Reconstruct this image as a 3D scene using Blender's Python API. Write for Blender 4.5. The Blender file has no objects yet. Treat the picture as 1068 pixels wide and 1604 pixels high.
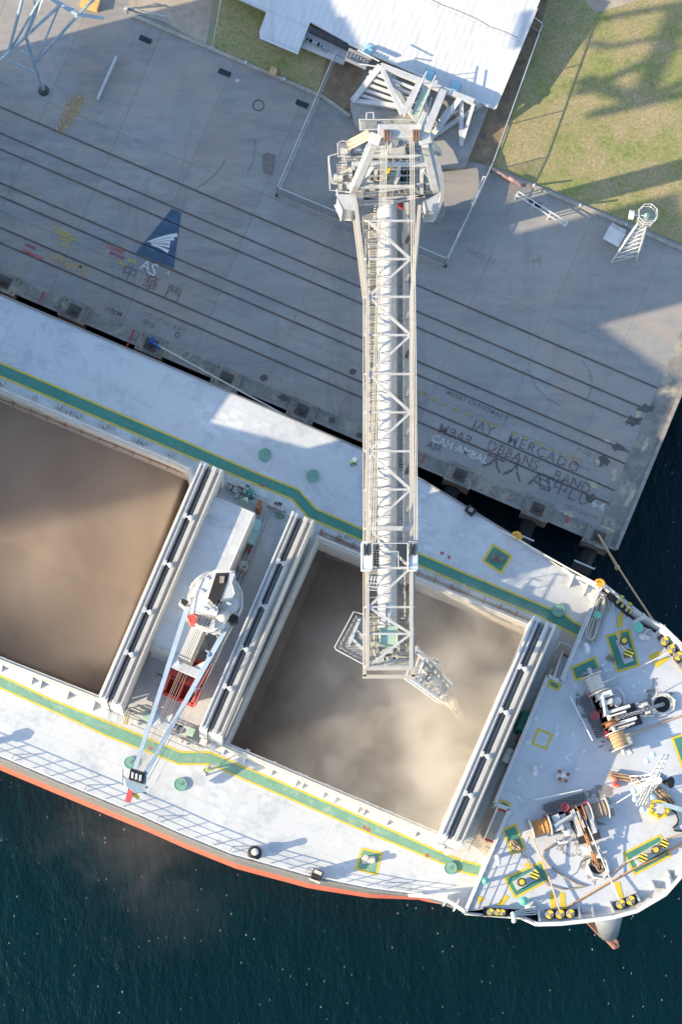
import bpy, bmesh, math, random
from mathutils import Vector, Matrix, geometry
R = math.radians
random.seed(7)
scene = bpy.context.scene
# ---------------------------------------------------------------- camera, world, sun, exposure
CZ, DECK, QZ, FPX = 213.0, 13.0, 5.0, 4160.0       # camera height, main deck, quay level, focal length in photo pixels
cam_d = bpy.data.cameras.new('camera'); cam = bpy.data.objects.new('camera', cam_d)
scene.collection.objects.link(cam); scene.camera = cam
cam.location = (0, 0, CZ); cam.rotation_euler = (0, 0, 0)
cam_d.sensor_fit = 'VERTICAL'; cam_d.sensor_height = 24; cam_d.lens = 24 * FPX / 1604
cam_d.shift_x = (534 - 347) / 1604; cam_d.shift_y = (1693 - 802) / 1604
cam_d.clip_start = 1; cam_d.clip_end = 3000
SUN_EL, SUN_DIR = R(22), Vector((0.968, 0.25, 0)).normalized()   # the way shadows run on the ground
world = bpy.data.worlds.new('World'); scene.world = world; world.use_nodes = True
nt = world.node_tree; nt.nodes.clear()
sky = nt.nodes.new('ShaderNodeTexSky'); sky.sky_type = 'NISHITA'; sky.sun_disc = False
sky.sun_elevation = SUN_EL; sky.sun_rotation = math.atan2(-SUN_DIR.x, -SUN_DIR.y) ; sky.air_density = 1.0; sky.dust_density = 0.6
bg = nt.nodes.new('ShaderNodeBackground'); bg.inputs['Strength'].default_value = 0.15
wo = nt.nodes.new('ShaderNodeOutputWorld')
nt.links.new(sky.outputs[0], bg.inputs[0]); nt.links.new(bg.outputs[0], wo.inputs[0])
sd = bpy.data.lights.new('sun', 'SUN'); sd.energy = 3.6; sd.angle = R(0.45); sd.color = (1.0, 0.82, 0.56)
sun = bpy.data.objects.new('sun', sd); scene.collection.objects.link(sun)
sun.rotation_euler = (Vector((SUN_DIR.x, SUN_DIR.y, -math.tan(SUN_EL)))).to_track_quat('-Z', 'Y').to_euler()
scene.view_settings.view_transform = 'Standard'; scene.view_settings.look = 'None'
scene.view_settings.exposure = 1.45; scene.view_settings.gamma = 1
scene.cycles.volume_bounces = 5; scene.cycles.volume_step_rate = 3; scene.cycles.volume_max_steps = 64; scene.cycles.max_bounces = 8

# ---------------------------------------------------------------- frames
def P(x, y, z=DECK):
    """photo pixel -> the world point that stands there at height z"""
    k = (CZ - z) / FPX
    return Vector(((x - 347) * k, -(y - 1693) * k, z))
A = R(23.2)
UX = Vector((math.cos(A), -math.sin(A), 0)); VX = Vector((math.sin(A), math.cos(A), 0)); ZX = Vector((0, 0, 1))
def m2(px, z=DECK): return px * (CZ - z) / FPX

# ---------------------------------------------------------------- mesh builder (all coordinates are world coordinates)
class MB:
    def __init__(s): s.v = []; s.f = []; s.mi = []; s.m = 0
    def add(s, vs, fs):
        b = len(s.v); s.v += [Vector(p) for p in vs]; s.f += [tuple(b + i for i in f) for f in fs]; s.mi += [s.m] * len(fs); return s
    def obox(s, c, ax, ay, az, sx, sy, sz):
        c = Vector(c); X = ax * sx / 2; Y = ay * sy / 2; Z = az * sz / 2
        vs = [c - X - Y - Z, c + X - Y - Z, c + X + Y - Z, c - X + Y - Z, c - X - Y + Z, c + X - Y + Z, c + X + Y + Z, c - X + Y + Z]
        return s.add(vs, [(3, 2, 1, 0), (4, 5, 6, 7), (0, 1, 5, 4), (1, 2, 6, 5), (2, 3, 7, 6), (3, 0, 4, 7)])
    def box(s, c, sx, sy, sz, d=UX):      # c is the centre of the BASE, d the horizontal direction of sx
        d = Vector((d[0], d[1], 0)).normalized(); n = Vector((-d.y, d.x, 0)); c = Vector(c)
        return s.obox(c + ZX * sz / 2, d, n, ZX, sx, sy, sz)
    def bar(s, p, q, w, h=None):
        p = Vector(p); q = Vector(q); d = (q - p)
        L = d.length
        if L < 1e-6: return s
        d /= L; up = ZX if abs(d.z) < .95 else Vector((1, 0, 0))
        n = up.cross(d).normalized(); up = d.cross(n)
        return s.obox((p + q) / 2, d, n, up, L, w, h or w)
    def tube(s, p, q, r, r2=None, n=8, cap=True):
        p = Vector(p); q = Vector(q); d = (q - p).normalized(); r2 = r if r2 is None else r2
        a = d.orthogonal().normalized(); b = d.cross(a)
        vs = [p + (a * math.cos(2 * math.pi * i / n) + b * math.sin(2 * math.pi * i / n)) * r for i in range(n)]
        vs += [q + (a * math.cos(2 * math.pi * i / n) + b * math.sin(2 * math.pi * i / n)) * r2 for i in range(n)]
        fs = [(i, (i + 1) % n, n + (i + 1) % n, n + i) for i in range(n)]
        if cap: fs += [tuple(range(n))[::-1], tuple(range(n, 2 * n))]
        return s.add(vs, fs)
    def path(s, pts, r, n=5):
        pts = [Vector(p) for p in pts]
        rings = []
        for i, p in enumerate(pts):
            d = (pts[min(i + 1, len(pts) - 1)] - pts[max(i - 1, 0)]).normalized()
            up = ZX if abs(d.z) < .95 else Vector((1, 0, 0))
            a = up.cross(d).normalized(); b = d.cross(a)
            rings.append([p + (a * math.cos(2 * math.pi * k / n) + b * math.sin(2 * math.pi * k / n)) * r for k in range(n)])
        vs = [v for rr in rings for v in rr]
        fs = [(i * n + k, i * n + (k + 1) % n, (i + 1) * n + (k + 1) % n, (i + 1) * n + k) for i in range(len(pts) - 1) for k in range(n)]
        fs += [tuple(range(n))[::-1], tuple(range((len(pts) - 1) * n, len(pts) * n))]
        return s.add(vs, fs)
    def lathe(s, c, prof, axis=ZX, n=16, ph=0):
        c = Vector(c); axis = Vector(axis).normalized(); a = axis.orthogonal().normalized(); b = axis.cross(a)
        vs = []
        for r, h in prof:
            vs += [c + axis * h + (a * math.cos(ph + 2 * math.pi * i / n) + b * math.sin(ph + 2 * math.pi * i / n)) * r for i in range(n)]
        m = len(prof)
        fs = [(j * n + i, j * n + (i + 1) % n, (j + 1) * n + (i + 1) % n, (j + 1) * n + i) for j in range(m - 1) for i in range(n)]
        fs += [tuple(range(n))[::-1], tuple(range((m - 1) * n, m * n))]
        return s.add(vs, fs)
    def ball(s, c, r, n=10, sz=1.0):
        prof = [(max(.001, r * math.sin(math.pi * k / 6)), -r * sz * math.cos(math.pi * k / 6)) for k in range(7)]
        return s.lathe(c, prof, n=n)
    def prism(s, pts, z0, z1):            # pts: list of world xy, convex or not
        n = len(pts); vs = [Vector((p[0], p[1], z0)) for p in pts] + [Vector((p[0], p[1], z1)) for p in pts]
        area = sum(pts[i][0] * pts[(i + 1) % n][1] - pts[(i + 1) % n][0] * pts[i][1] for i in range(n))
        fs = []
        for t in geometry.tessellate_polygon([[Vector((p[0], p[1], 0)) for p in pts]]):
            fs += [tuple(t[::-1]), tuple(i + n for i in t)]
        for i in range(n):
            j = (i + 1) % n; f = (i, j, n + j, n + i); fs.append(f if area > 0 else f[::-1])
        return s.add(vs, fs)
    def ppoly(s, px, zs, z1=None):        # prism traced in photo pixels at height z1
        z1 = zs if z1 is None else z1
        return s.prism([P(x, y, z1) for x, y in px], zs, z1)
    def sheet(s, loops):                  # flat tessellated polygon with holes
        flat = [v for l in loops for v in l]
        tris = geometry.tessellate_polygon([[Vector((p[0], p[1], 0)) for p in l] for l in loops])
        fs = []
        for t in tris:
            a, b, c = (flat[i] for i in t)
            fs.append(t if (b[0] - a[0]) * (c[1] - a[1]) - (b[1] - a[1]) * (c[0] - a[0]) > 0 else t[::-1])
        return s.add(flat, fs)
    def flat(s, px, z): return s.sheet([[P(x, y, z) for x, y in px]])
    def line(s, px, z, w, closed=False):  # painted stripe, w metres wide, mitred
        if closed:
            pts = [P(x, y, z) for x, y in px]; cen = sum(pts, Vector()) / len(pts); m = len(pts); inn = []
            for i in range(m):
                d0 = (pts[i] - pts[i - 1]).normalized(); d1 = (pts[(i + 1) % m] - pts[i]).normalized(); n0 = Vector((-d0.y, d0.x, 0)); d = (d0 + d1).normalized(); n = Vector((-d.y, d.x, 0))
                if n.dot(cen - pts[i]) < 0: n = -n
                inn.append(pts[i] + n * w / max(.4, abs(n.dot(n0))))
            return s.add(pts + inn, [(i, (i + 1) % m, m + (i + 1) % m, m + i) for i in range(m)])
        pts = [P(x, y, z) for x, y in px]; L = []; Rr = []
        for i, p in enumerate(pts):
            d0 = (pts[i] - pts[i - 1]).normalized() if i else None
            d1 = (pts[i + 1] - pts[i]).normalized() if i < len(pts) - 1 else None
            d0 = d0 or d1; d1 = d1 or d0; d = (d0 + d1).normalized(); n = Vector((-d.y, d.x, 0))
            k = w / 2 / max(.4, n.dot(Vector((-d1.y, d1.x, 0)))); L.append(p + n * k); Rr.append(p - n * k)
        m = len(pts); return s.add(Rr + L, [(i, i + 1, m + i + 1, m + i) for i in range(m - 1)])
    def build(s, name, mat, parent=None, smooth=False, bevel=0):
        me = bpy.data.meshes.new(name)
        off = ROOT.get(parent.name, Vector((0, 0, 0))) if parent else Vector((0, 0, 0))
        loc = Vector((0, 0, 0))
        if parent is None and s.v:       # a thing that is one mesh: origin at the middle of its base
            lo = Vector([min(v[i] for v in s.v) for i in range(3)]); hi = Vector([max(v[i] for v in s.v) for i in range(3)])
            off = Vector(((lo.x + hi.x) / 2, (lo.y + hi.y) / 2, lo.z)); loc = off
        me.from_pydata([tuple(v - off) for v in s.v], [], s.f)
        for m in (mat if isinstance(mat, (list, tuple)) else [mat]): me.materials.append(m)
        if any(s.mi): me.polygons.foreach_set('material_index', s.mi)
        if smooth: me.polygons.foreach_set('use_smooth', [True] * len(me.polygons))
        me.update()
        o = bpy.data.objects.new(name, me); scene.collection.objects.link(o); o.parent = parent; o.location = loc
        ROOT[o.name] = off
        if bevel:
            b = o.modifiers.new('bevel', 'BEVEL'); b.width = bevel; b.segments = 1; b.limit_method = 'ANGLE'
        return o
ROOT = {}
def tag(o, label=None, cat=None, group=None, kind=None):
    for k, v in (('label', label), ('category', cat), ('group', group), ('kind', kind)):
        if v: o[k] = v
    return o
def thing(name, label, cat, loc, group=None):
    o = bpy.data.objects.new(name, None); scene.collection.objects.link(o); o.location = loc; o.empty_display_size = .5
    ROOT[o.name] = Vector(loc); return tag(o, label, cat, group)
def copy_tree(o, loc=None, rotz=None, label=None, parent=None):
    c = o.copy(); scene.collection.objects.link(c)
    if parent is not None: c.parent = parent
    for ch in list(o.children): copy_tree(ch, parent=c)
    if loc is not None: c.location = loc; ROOT[c.name] = Vector(loc)
    if rotz is not None: c.rotation_euler = (0, 0, rotz)
    if label: c['label'] = label
    return c

# ---------------------------------------------------------------- materials
MT = {}
def mat(name, col, rough=.6, metal=0.0, var=.12, scale=1.5, dirt=None, dirt_amt=.3, dscale=.6, bump=0.0, bscale=8, rot=False):
    if name in MT: return MT[name]
    m = bpy.data.materials.new(name); m.use_nodes = True; n = m.node_tree.nodes; l = m.node_tree.links
    b = n['Principled BSDF']; b.inputs['Roughness'].default_value = rough; b.inputs['Metallic'].default_value = metal
    g = n.new('ShaderNodeNewGeometry'); src = g.outputs['Position']
    if rot:
        mp = n.new('ShaderNodeMapping'); mp.inputs['Rotation'].default_value = (0, 0, A); l.new(src, mp.inputs[0]); src = mp.outputs[0]
    nz = n.new('ShaderNodeTexNoise'); nz.inputs['Scale'].default_value = scale; nz.inputs['Detail'].default_value = 6; nz.inputs['Roughness'].default_value = .65
    l.new(src, nz.inputs['Vector'])
    cr = n.new('ShaderNodeValToRGB'); cr.color_ramp.elements[0].position = .3; cr.color_ramp.elements[1].position = .7
    cr.color_ramp.elements[0].color = (*[c * (1 - var) for c in col], 1); cr.color_ramp.elements[1].color = (*[min(1, c * (1 + var)) for c in col], 1)
    l.new(nz.outputs[0], cr.inputs[0]); out = cr.outputs[0]
    if dirt:
        n2 = n.new('ShaderNodeTexNoise'); n2.inputs['Scale'].default_value = dscale; n2.inputs['Detail'].default_value = 8; n2.inputs['Roughness'].default_value = .7
        l.new(src, n2.inputs['Vector'])
        r2 = n.new('ShaderNodeValToRGB'); r2.color_ramp.elements[0].position = .52; r2.color_ramp.elements[1].position = .72
        r2.color_ramp.elements[0].color = (0, 0, 0, 1); r2.color_ramp.elements[1].color = (dirt_amt,) * 3 + (1,)
        l.new(n2.outputs[0], r2.inputs[0])
        mx = n.new('ShaderNodeMix'); mx.data_type = 'RGBA'; l.new(r2.outputs[0], mx.inputs[0]); l.new(out, mx.inputs[6]); mx.inputs[7].default_value = (*dirt, 1); out = mx.outputs[2]
    l.new(out, b.inputs['Base Color'])
    if bump:
        n3 = n.new('ShaderNodeTexNoise'); n3.inputs['Scale'].default_value = bscale; n3.inputs['Detail'].default_value = 5; l.new(src, n3.inputs['Vector'])
        bp = n.new('ShaderNodeBump'); bp.inputs['Strength'].default_value = bump; bp.inputs['Distance'].default_value = .05
        l.new(n3.outputs[0], bp.inputs['Height']); l.new(bp.outputs[0], b.inputs['Normal'])
    MT[name] = m; return m
class NG:                                 # tiny node helper for the hand-made materials
    def __init__(s, name):
        s.m = bpy.data.materials.new(name); s.m.use_nodes = True; s.n = s.m.node_tree.nodes; s.l = s.m.node_tree.links
        s.b = s.n['Principled BSDF']; s.pos = s.n.new('ShaderNodeNewGeometry').outputs['Position']; MT[name] = s.m
    def mp(s, rot=0, sc=(1, 1, 1), src=None):
        m = s.n.new('ShaderNodeMapping'); m.inputs['Rotation'].default_value = (0, 0, rot); m.inputs['Scale'].default_value = sc
        s.l.new(src or s.pos, m.inputs[0]); return m.outputs[0]
    def noise(s, sc, det=5, rough=.6, vec=None, dist=0):
        m = s.n.new('ShaderNodeTexNoise'); m.inputs['Scale'].default_value = sc; m.inputs['Detail'].default_value = det
        m.inputs['Roughness'].default_value = rough; m.inputs['Distortion'].default_value = dist; s.l.new(vec or s.pos, m.inputs['Vector']); return m.outputs[0]
    def ramp(s, x, stops):
        m = s.n.new('ShaderNodeValToRGB'); e = m.color_ramp.elements
        while len(e) < len(stops): e.new(.5)
        for i, (p, c) in enumerate(stops):
            e[i].position = p; e[i].color = (c, c, c, 1) if isinstance(c, (int, float)) else (*c, 1)
        s.l.new(x, m.inputs[0]); return m.outputs[0]
    def mix(s, f, a, b, mode='MIX'):
        m = s.n.new('ShaderNodeMix'); m.data_type = 'RGBA'; m.blend_type = mode
        for i, x in ((0, f), (6, a), (7, b)):
            if isinstance(x, (int, float)): m.inputs[i].default_value = x
            elif isinstance(x, tuple): m.inputs[i].default_value = (*x, 1)
            else: s.l.new(x, m.inputs[i])
        return m.outputs[2]
    def math(s, op, a, b=0):
        m = s.n.new('ShaderNodeMath'); m.operation = op
        for i, x in ((0, a), (1, b)):
            if isinstance(x, (int, float)): m.inputs[i].default_value = x
            else: s.l.new(x, m.inputs[i])
        return m.outputs[0]
    def col(s, x): s.l.new(x, s.b.inputs['Base Color'])
    def bump(s, x, st=.3, d=.05):
        m = s.n.new('ShaderNodeBump'); m.inputs['Strength'].default_value = st; m.inputs['Distance'].default_value = d
        s.l.new(x, m.inputs['Height']); s.l.new(m.outputs[0], s.b.inputs['Normal'])

# deck paint: light grey, big soft wear plus rectangular touched-up patches
def deckmat(name, base, hi, lo):
    g = NG(name); v = g.mp(A)
    sn = g.n.new('ShaderNodeVectorMath'); sn.operation = 'SNAP'; sn.inputs[1].default_value = (.62, .34, 50); g.l.new(v, sn.inputs[0])
    wn = g.n.new('ShaderNodeTexWhiteNoise'); g.l.new(sn.outputs[0], wn.inputs['Vector'])
    big = g.ramp(g.noise(.16, 4, .6, sn.outputs[0]), [(.50, 0.0), (.62, .5)]); sel = g.ramp(wn.outputs['Value'], [(.45, 0.0), (.50, 1.0)])
    patch = g.math('MULTIPLY', big, sel)
    wear = g.ramp(g.noise(.45, 9, .78, dist=.3), [(.36, lo), (.50, base)])
    c = g.mix(patch, wear, hi)
    c = g.mix(g.ramp(g.noise(2.2, 8, .75), [(.6, 0.0), (.8, .35)]), c, tuple(x * .72 for x in base))
    sp = g.n.new('ShaderNodeSeparateXYZ'); g.l.new(v, sp.inputs[0])
    def seam(s_, k, w): return g.math('GREATER_THAN', g.math('ABSOLUTE', g.math('SUBTRACT', g.math('FRACT', g.math('DIVIDE', s_, k)), .5)), .5 - w / k)
    c = g.mix(g.math('MULTIPLY', g.math('MAXIMUM', seam(sp.outputs[0], 7.4, .03), seam(sp.outputs[1], 2.35, .03)), .22), c, (.28, .25, .22))
    c = g.mix(g.ramp(g.noise(1.6, 10, .85, dist=.4), [(.60, 0.0), (.74, .35)]), c, (.36, .30, .24))
    st = g.noise(1.0, 6, .7, g.mp(A, (.25, 2.2, 1)))
    c = g.mix(g.ramp(st, [(.58, 0.0), (.78, .3)]), c, (.42, .36, .30))
    g.col(c); g.b.inputs['Roughness'].default_value = .55; g.bump(g.noise(6), .15, .01)
    return g.m
M_deck = deckmat('deck_paint', (.50, .52, .53), (.66, .68, .69), (.37, .40, .43))
M_fdeck = deckmat('forecastle_paint', (.50, .525, .55), (.52, .55, .57), (.42, .45, .48))
def concrete():
    g = NG('quay_concrete')
    c = g.ramp(g.noise(.09, 6, .6), [(.3, (.225, .22, .21)), (.5, (.265, .26, .245)), (.7, (.32, .31, .29))])
    c = g.mix(g.ramp(g.noise(.9, 9, .75, dist=.6), [(.45, 0.0), (.75, .55)]), c, (.15, .145, .14))
    c = g.mix(g.ramp(g.noise(3.5, 9, .8), [(.5, 0.0), (.8, .5)]), c, (.36, .34, .31))
    c = g.mix(g.ramp(g.noise(.16, 9, .72, dist=.8), [(.44, 0.0), (.62, .75)]), c, (.33, .26, .20))
    c = g.mix(g.ramp(g.noise(.30, 9, .8, g.mp(A, (.35, 1.6, 1))), [(.46, 0.0), (.64, .7)]), c, (.15, .155, .165))
    sw = g.noise(.25, 7, .7, g.mp(.9, (1, .12, 1)), dist=1.2)
    c = g.mix(g.ramp(sw, [(.56, 0.0), (.62, .28), (.66, 0.0)]), c, (.12, .115, .11))
    # slab joints square to the quay edge
    v = g.mp(A); sp = g.n.new('ShaderNodeSeparateXYZ'); g.l.new(v, sp.inputs[0])
    fx = g.math('ABSOLUTE', g.math('SUBTRACT', g.math('FRACT', g.math('DIVIDE', sp.outputs[0], 6.1)), .5))
    fy = g.math('ABSOLUTE', g.math('SUBTRACT', g.math('FRACT', g.math('DIVIDE', sp.outputs[1], 9.3)), .5))
    j = g.math('MAXIMUM', g.math('GREATER_THAN', fx, .494), g.math('GREATER_THAN', fy, .4965))
    c = g.mix(g.math('MULTIPLY', j, .38), c, (.08, .075, .07))
    slab = g.n.new('ShaderNodeTexWhiteNoise'); s2 = g.n.new('ShaderNodeVectorMath'); s2.operation = 'SNAP'; s2.inputs[1].default_value = (6.1, 9.3, 99)
    g.l.new(v, s2.inputs[0]); g.l.new(s2.outputs[0], slab.inputs['Vector'])
    c = g.mix(g.math('MULTIPLY', slab.outputs['Value'], .3), c, (.36, .35, .34))
    vo = g.n.new('ShaderNodeTexVoronoi'); vo.inputs['Scale'].default_value = .8; g.l.new(g.pos, vo.inputs['Vector'])
    c = g.mix(g.ramp(vo.outputs['Distance'], [(.0, .7), (.035, .5), (.05, 0.0)]), c, (.07, .065, .06))
    g.col(c); g.b.inputs['Roughness'].default_value = .8; g.bump(g.noise(7, 8, .7), .25, .02); return g.m
M_conc = concrete()
def edge_concrete():
    g = NG('edge_concrete')
    c = g.ramp(g.noise(1.1, 8, .7), [(.35, (.15, .145, .135)), (.6, (.25, .235, .21))])
    c = g.mix(g.ramp(g.noise(.5, 9, .75, dist=.5), [(.52, 0.0), (.6, .8)]), c, (.38, .34, .25))
    c = g.mix(g.ramp(g.noise(1.7, 9, .75), [(.6, 0.0), (.7, .7)]), c, (.07, .065, .06))
    g.col(c); g.b.inputs['Roughness'].default_value = .85; g.bump(g.noise(5, 8, .7), .4, .03); return g.m
M_edge = edge_concrete()
def water():
    g = NG('sea_water')
    c = g.ramp(g.noise(.03, 4, .6), [(.35, (.0004, .011, .0165)), (.7, (.0008, .017, .023))])
    vo = g.n.new('ShaderNodeTexVoronoi'); vo.voronoi_dimensions = '2D'; vo.inputs['Scale'].default_value = 1.5; g.l.new(g.mp(.3, (1, .55, 1)), vo.inputs['Vector'])
    dots = g.ramp(vo.outputs['Distance'], [(.0, .55), (.05, .3), (.08, 0.0)]); sc = g.n.new('ShaderNodeSeparateColor'); g.l.new(vo.outputs['Color'], sc.inputs[0])
    k = g.math('MULTIPLY', g.math('MULTIPLY', dots, g.math('GREATER_THAN', sc.outputs[0], .84)), g.ramp(g.noise(.12, 5, .7), [(.45, .15), (.58, 1.0)]))
    c = g.mix(k, c, (.75, .78, .78)); g.col(c)  # whitecaps and sparkle painted into the colour as white specks
    g.b.inputs['Roughness'].default_value = .12; g.b.inputs['IOR'].default_value = 1.22
    h = g.math('ADD', g.noise(.5, 4, .6, g.mp(.5, (1, .45, 1)), dist=.3), g.math('MULTIPLY', g.noise(2.2, 6, .65, g.mp(.35, (1, .5, 1))), .5))
    g.bump(h, .6, .5); return g.m
M_water = water()
def grass():
    g = NG('grass')
    c = g.ramp(g.noise(2.6, 12, .9), [(.34, (.045, .085, .015)), (.48, (.17, .20, .05)), (.62, (.32, .34, .12))])
    c = g.mix(g.ramp(g.noise(.35, 9, .8), [(.38, 0.0), (.58, .9)]), c, g.ramp(g.noise(5, 8, .7), [(.35, (.24, .18, .09)), (.65, (.46, .36, .22))]))
    g.col(c); g.b.inputs['Roughness'].default_value = .9; g.bump(g.noise(12, 8, .8), .7, .08); return g.m
M_grass = grass()
M_dirt = mat('dirt', (.22, .16, .10), .9, var=.35, scale=1.2, dirt=(.08, .06, .045), dirt_amt=.6, dscale=1.0, bump=.6, bscale=9)
M_sand = mat('sandy_ground', (.36, .30, .23), .9, var=.2, scale=.9, dirt=(.14, .11, .08), dirt_amt=.4, dscale=.7, bump=.3)
def roofmat():
    g = NG('roof_sheet'); v = g.mp(A)
    sp = g.n.new('ShaderNodeSeparateXYZ'); g.l.new(v, sp.inputs[0])
    w = g.math('SINE', g.math('MULTIPLY', sp.outputs[0], 2 * math.pi / .52))
    c = g.ramp(g.noise(.25, 7, .65, g.mp(A, (1, .2, 1))), [(.3, (.50, .52, .53)), (.7, (.60, .61, .61))]); 
    c = g.mix(g.ramp(g.noise(.6, 7, .7, g.mp(A, (2.5, .12, 1))), [(.52, 0.0), (.75, .5)]), c, (.33, .30, .26)); c = g.mix(g.math('MULTIPLY', g.math('GREATER_THAN', g.math('FRACT', g.math('DIVIDE', sp.outputs[1], 5.2)), .988), .35), c, (.2, .2, .2)); g.col(c)
    g.b.inputs['Roughness'].default_value = .45; g.bump(w, .35, .02); return g.m
M_roof = roofmat()
WHITE = mat('white_paint', (.58, .58, .565), .45, var=.07, scale=2, dirt=(.36, .30, .24), dirt_amt=.35, dscale=1.2)
CREAM = mat('dusty_white_paint', (.54, .505, .45), .55, var=.1, scale=2, dirt=(.40, .32, .24), dirt_amt=.5, dscale=1.2)
LGREY = mat('light_grey_paint', (.46, .47, .47), .5, var=.1, scale=2, dirt=(.28, .22, .17), dirt_amt=.4)
GREY = mat('grey_steel', (.25, .26, .27), .5, var=.15, scale=3, dirt=(.16, .10, .06), dirt_amt=.5)
DARK = mat('dark_steel', (.035, .035, .038), .5, var=.3, scale=4)
BLACK = mat('black_rubber', (.012, .012, .013), .7, var=.3)
GALV = mat('galvanised_steel', (.42, .44, .45), .4, .4, var=.12, scale=3)
BLUEST = mat('blue_grey_steel', (.24, .33, .40), .45, var=.15, scale=2, dirt=(.5, .5, .48), dirt_amt=.5, dscale=1.5)
RED = mat('red_paint', (.52, .045, .03), .5, var=.2, scale=1.5, dirt=(.2, .04, .03), dirt_amt=.4)
HULLRED = mat('red_antifouling', (.62, .15, .095), .6, var=.12, scale=.8, dirt=(.45, .2, .13), dirt_amt=.5, dscale=.4)
HULLGREY = mat('hull_grey', (.20, .20, .20), .55, var=.15, scale=.6, dirt=(.32, .28, .24), dirt_amt=.5, dscale=.5)
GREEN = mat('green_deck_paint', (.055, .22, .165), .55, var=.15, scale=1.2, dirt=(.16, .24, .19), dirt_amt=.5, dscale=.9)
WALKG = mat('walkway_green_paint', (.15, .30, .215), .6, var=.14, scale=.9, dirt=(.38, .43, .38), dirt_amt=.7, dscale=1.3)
YELLOW = mat('yellow_paint', (.62, .46, .035), .5, var=.1, scale=2, dirt=(.40, .36, .20), dirt_amt=.4, dscale=2.5)
PGREEN = mat('pale_green_paint', (.33, .46, .38), .5, var=.12)
TEAL = mat('teal_box_paint', (.26, .46, .50), .5, var=.08)
ROPE = mat('tan_rope', (.48, .34, .19), .85, var=.25, scale=14, bump=.6, bscale=25)
ROPEW = mat('white_rope', (.60, .56, .50), .85, var=.18, scale=14, bump=.6, bscale=25)
ROPEO = mat('orange_rope', (.55, .27, .09), .85, var=.2, scale=14, bump=.6, bscale=25)
ROPEG = mat('weathered_rope', (.27, .22, .18), .9, var=.3, scale=14)
RUST = mat('rusty_steel', (.28, .12, .055), .8, var=.35, scale=6, dirt=(.10, .05, .03), dirt_amt=.7, dscale=4)
COPPER = mat('rusty_anchor', (.36, .17, .11), .7, var=.2, scale=3, dirt=(.22, .08, .05), dirt_amt=.5)
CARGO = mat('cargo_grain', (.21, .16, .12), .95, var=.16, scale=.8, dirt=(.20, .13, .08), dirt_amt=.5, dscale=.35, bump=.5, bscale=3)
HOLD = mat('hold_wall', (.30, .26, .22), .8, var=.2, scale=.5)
GRAIN = mat('spilled_grain', (.50, .34, .17), .95, var=.25, scale=5, bump=.5)
SKIN = mat('skin', (.45, .27, .18), .6, var=.04)
HIVIS = mat('hi_vis_yellow', (.65, .80, .10), .7, var=.05)
NAVY = mat('navy_cloth', (.04, .06, .11), .85, var=.1)
HELM = mat('helmet_white', (.80, .80, .78), .35, var=.03)
GLASS = mat('dark_glass', (.02, .05, .05), .1, var=.1)
BLUEP = mat('blue_paint', (.035, .075, .125), .6, var=.2, scale=1.4, dirt=(.10, .14, .20), dirt_amt=.7, dscale=1.2)
def grating(name, col, dens, k=5.5):
    g = NG(name); g.col(g.ramp(g.noise(3), [(.3, tuple(c * .8 for c in col)), (.7, col)]))
    v = g.mp(A); sp = g.n.new('ShaderNodeSeparateXYZ'); g.l.new(g.pos, sp.inputs[0])
    a = g.math('GREATER_THAN', g.math('FRACT', g.math('MULTIPLY', sp.outputs[0], k)), dens)
    b = g.math('GREATER_THAN', g.math('FRACT', g.math('MULTIPLY', sp.outputs[1], k)), dens)
    al = g.math('SUBTRACT', 1, g.math('MULTIPLY', a, b)); g.l.new(al, g.b.inputs['Alpha']); return g.m
GRATE = grating('steel_grating', (.36, .36, .34), .42)
GRATED = grating('dark_grating', (.12, .12, .12), .6)
CHAINLINK = mat('chain_link', (.20, .21, .21), .6, var=.2, scale=4); CHAINLINK.node_tree.nodes['Principled BSDF'].inputs['Alpha'].default_value = .34
def stripes(name, c1, c2, k, ax=0):
    g = NG(name); tc = g.n.new('ShaderNodeTexCoord'); sp = g.n.new('ShaderNodeSeparateXYZ'); g.l.new(g.mp(A), sp.inputs[0])
    f = g.math('GREATER_THAN', g.math('FRACT', g.math('MULTIPLY', sp.outputs[ax], k)), .5); g.col(g.mix(f, c1, c2)); return g.m
HAZARD = stripes('hazard_stripes', (.72, .58, .05), (.02, .02, .02), 4.2, 1)
# ================================================================ SETTING
def worn(name, col, amt=.45, sc=11):           # paint worn through to the concrete
    g = NG(name); g.col(g.ramp(g.noise(3), [(.3, tuple(c * .85 for c in col)), (.7, col)])); g.b.inputs['Roughness'].default_value = .8
    g.l.new(g.ramp(g.noise(sc, 8, .8), [(amt - .04, 0.0), (amt + .06, 1.0)]), g.b.inputs['Alpha']); return g.m
def structure(o): o['kind'] = 'structure'; return o
w = MB(); w.add([(-900, -900, 0), (900, -900, 0), (900, 900, 0), (-900, 900, 0)], [(0, 1, 2, 3)])
structure(w.build('water', M_water))
# quay slab: front edge y = 449 + .4285 x, right edge falls with slope -2.38
QL = [(-2600, 449 - 2600 * .4285), (964, 861), (1400, -200), (1900, -1400), (-1500, -2400)]
q = MB(); q.prism([P(x, y, QZ) for x, y in QL], QZ - .5, QZ); structure(q.build('quay', M_conc))
q = MB(); q.prism([P(x, y, QZ) for x, y in [(-2600, -706), (958, 818), (1388, -205), (1880, -1390), (-1490, -2390)]], -3, QZ - .5); structure(q.build('quay_face', mat('shade_dark_concrete', (.022, .022, .022), .6, var=.4, scale=1)))  # near-black colour puts the deep shade of the gap into the face
q = MB(); q.flat([(-2600, 449 - 2600 * .4285 - 24), (955, 834), (964, 861), (-2600, 449 - 2600 * .4285)], QZ + .006)
q.flat([(955, 834), (937, 825), (1068, 515), (1400, -290), (1420, -250), (964, 861)], QZ + .012)
structure(q.build('quay_edge_strip', M_edge))
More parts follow.
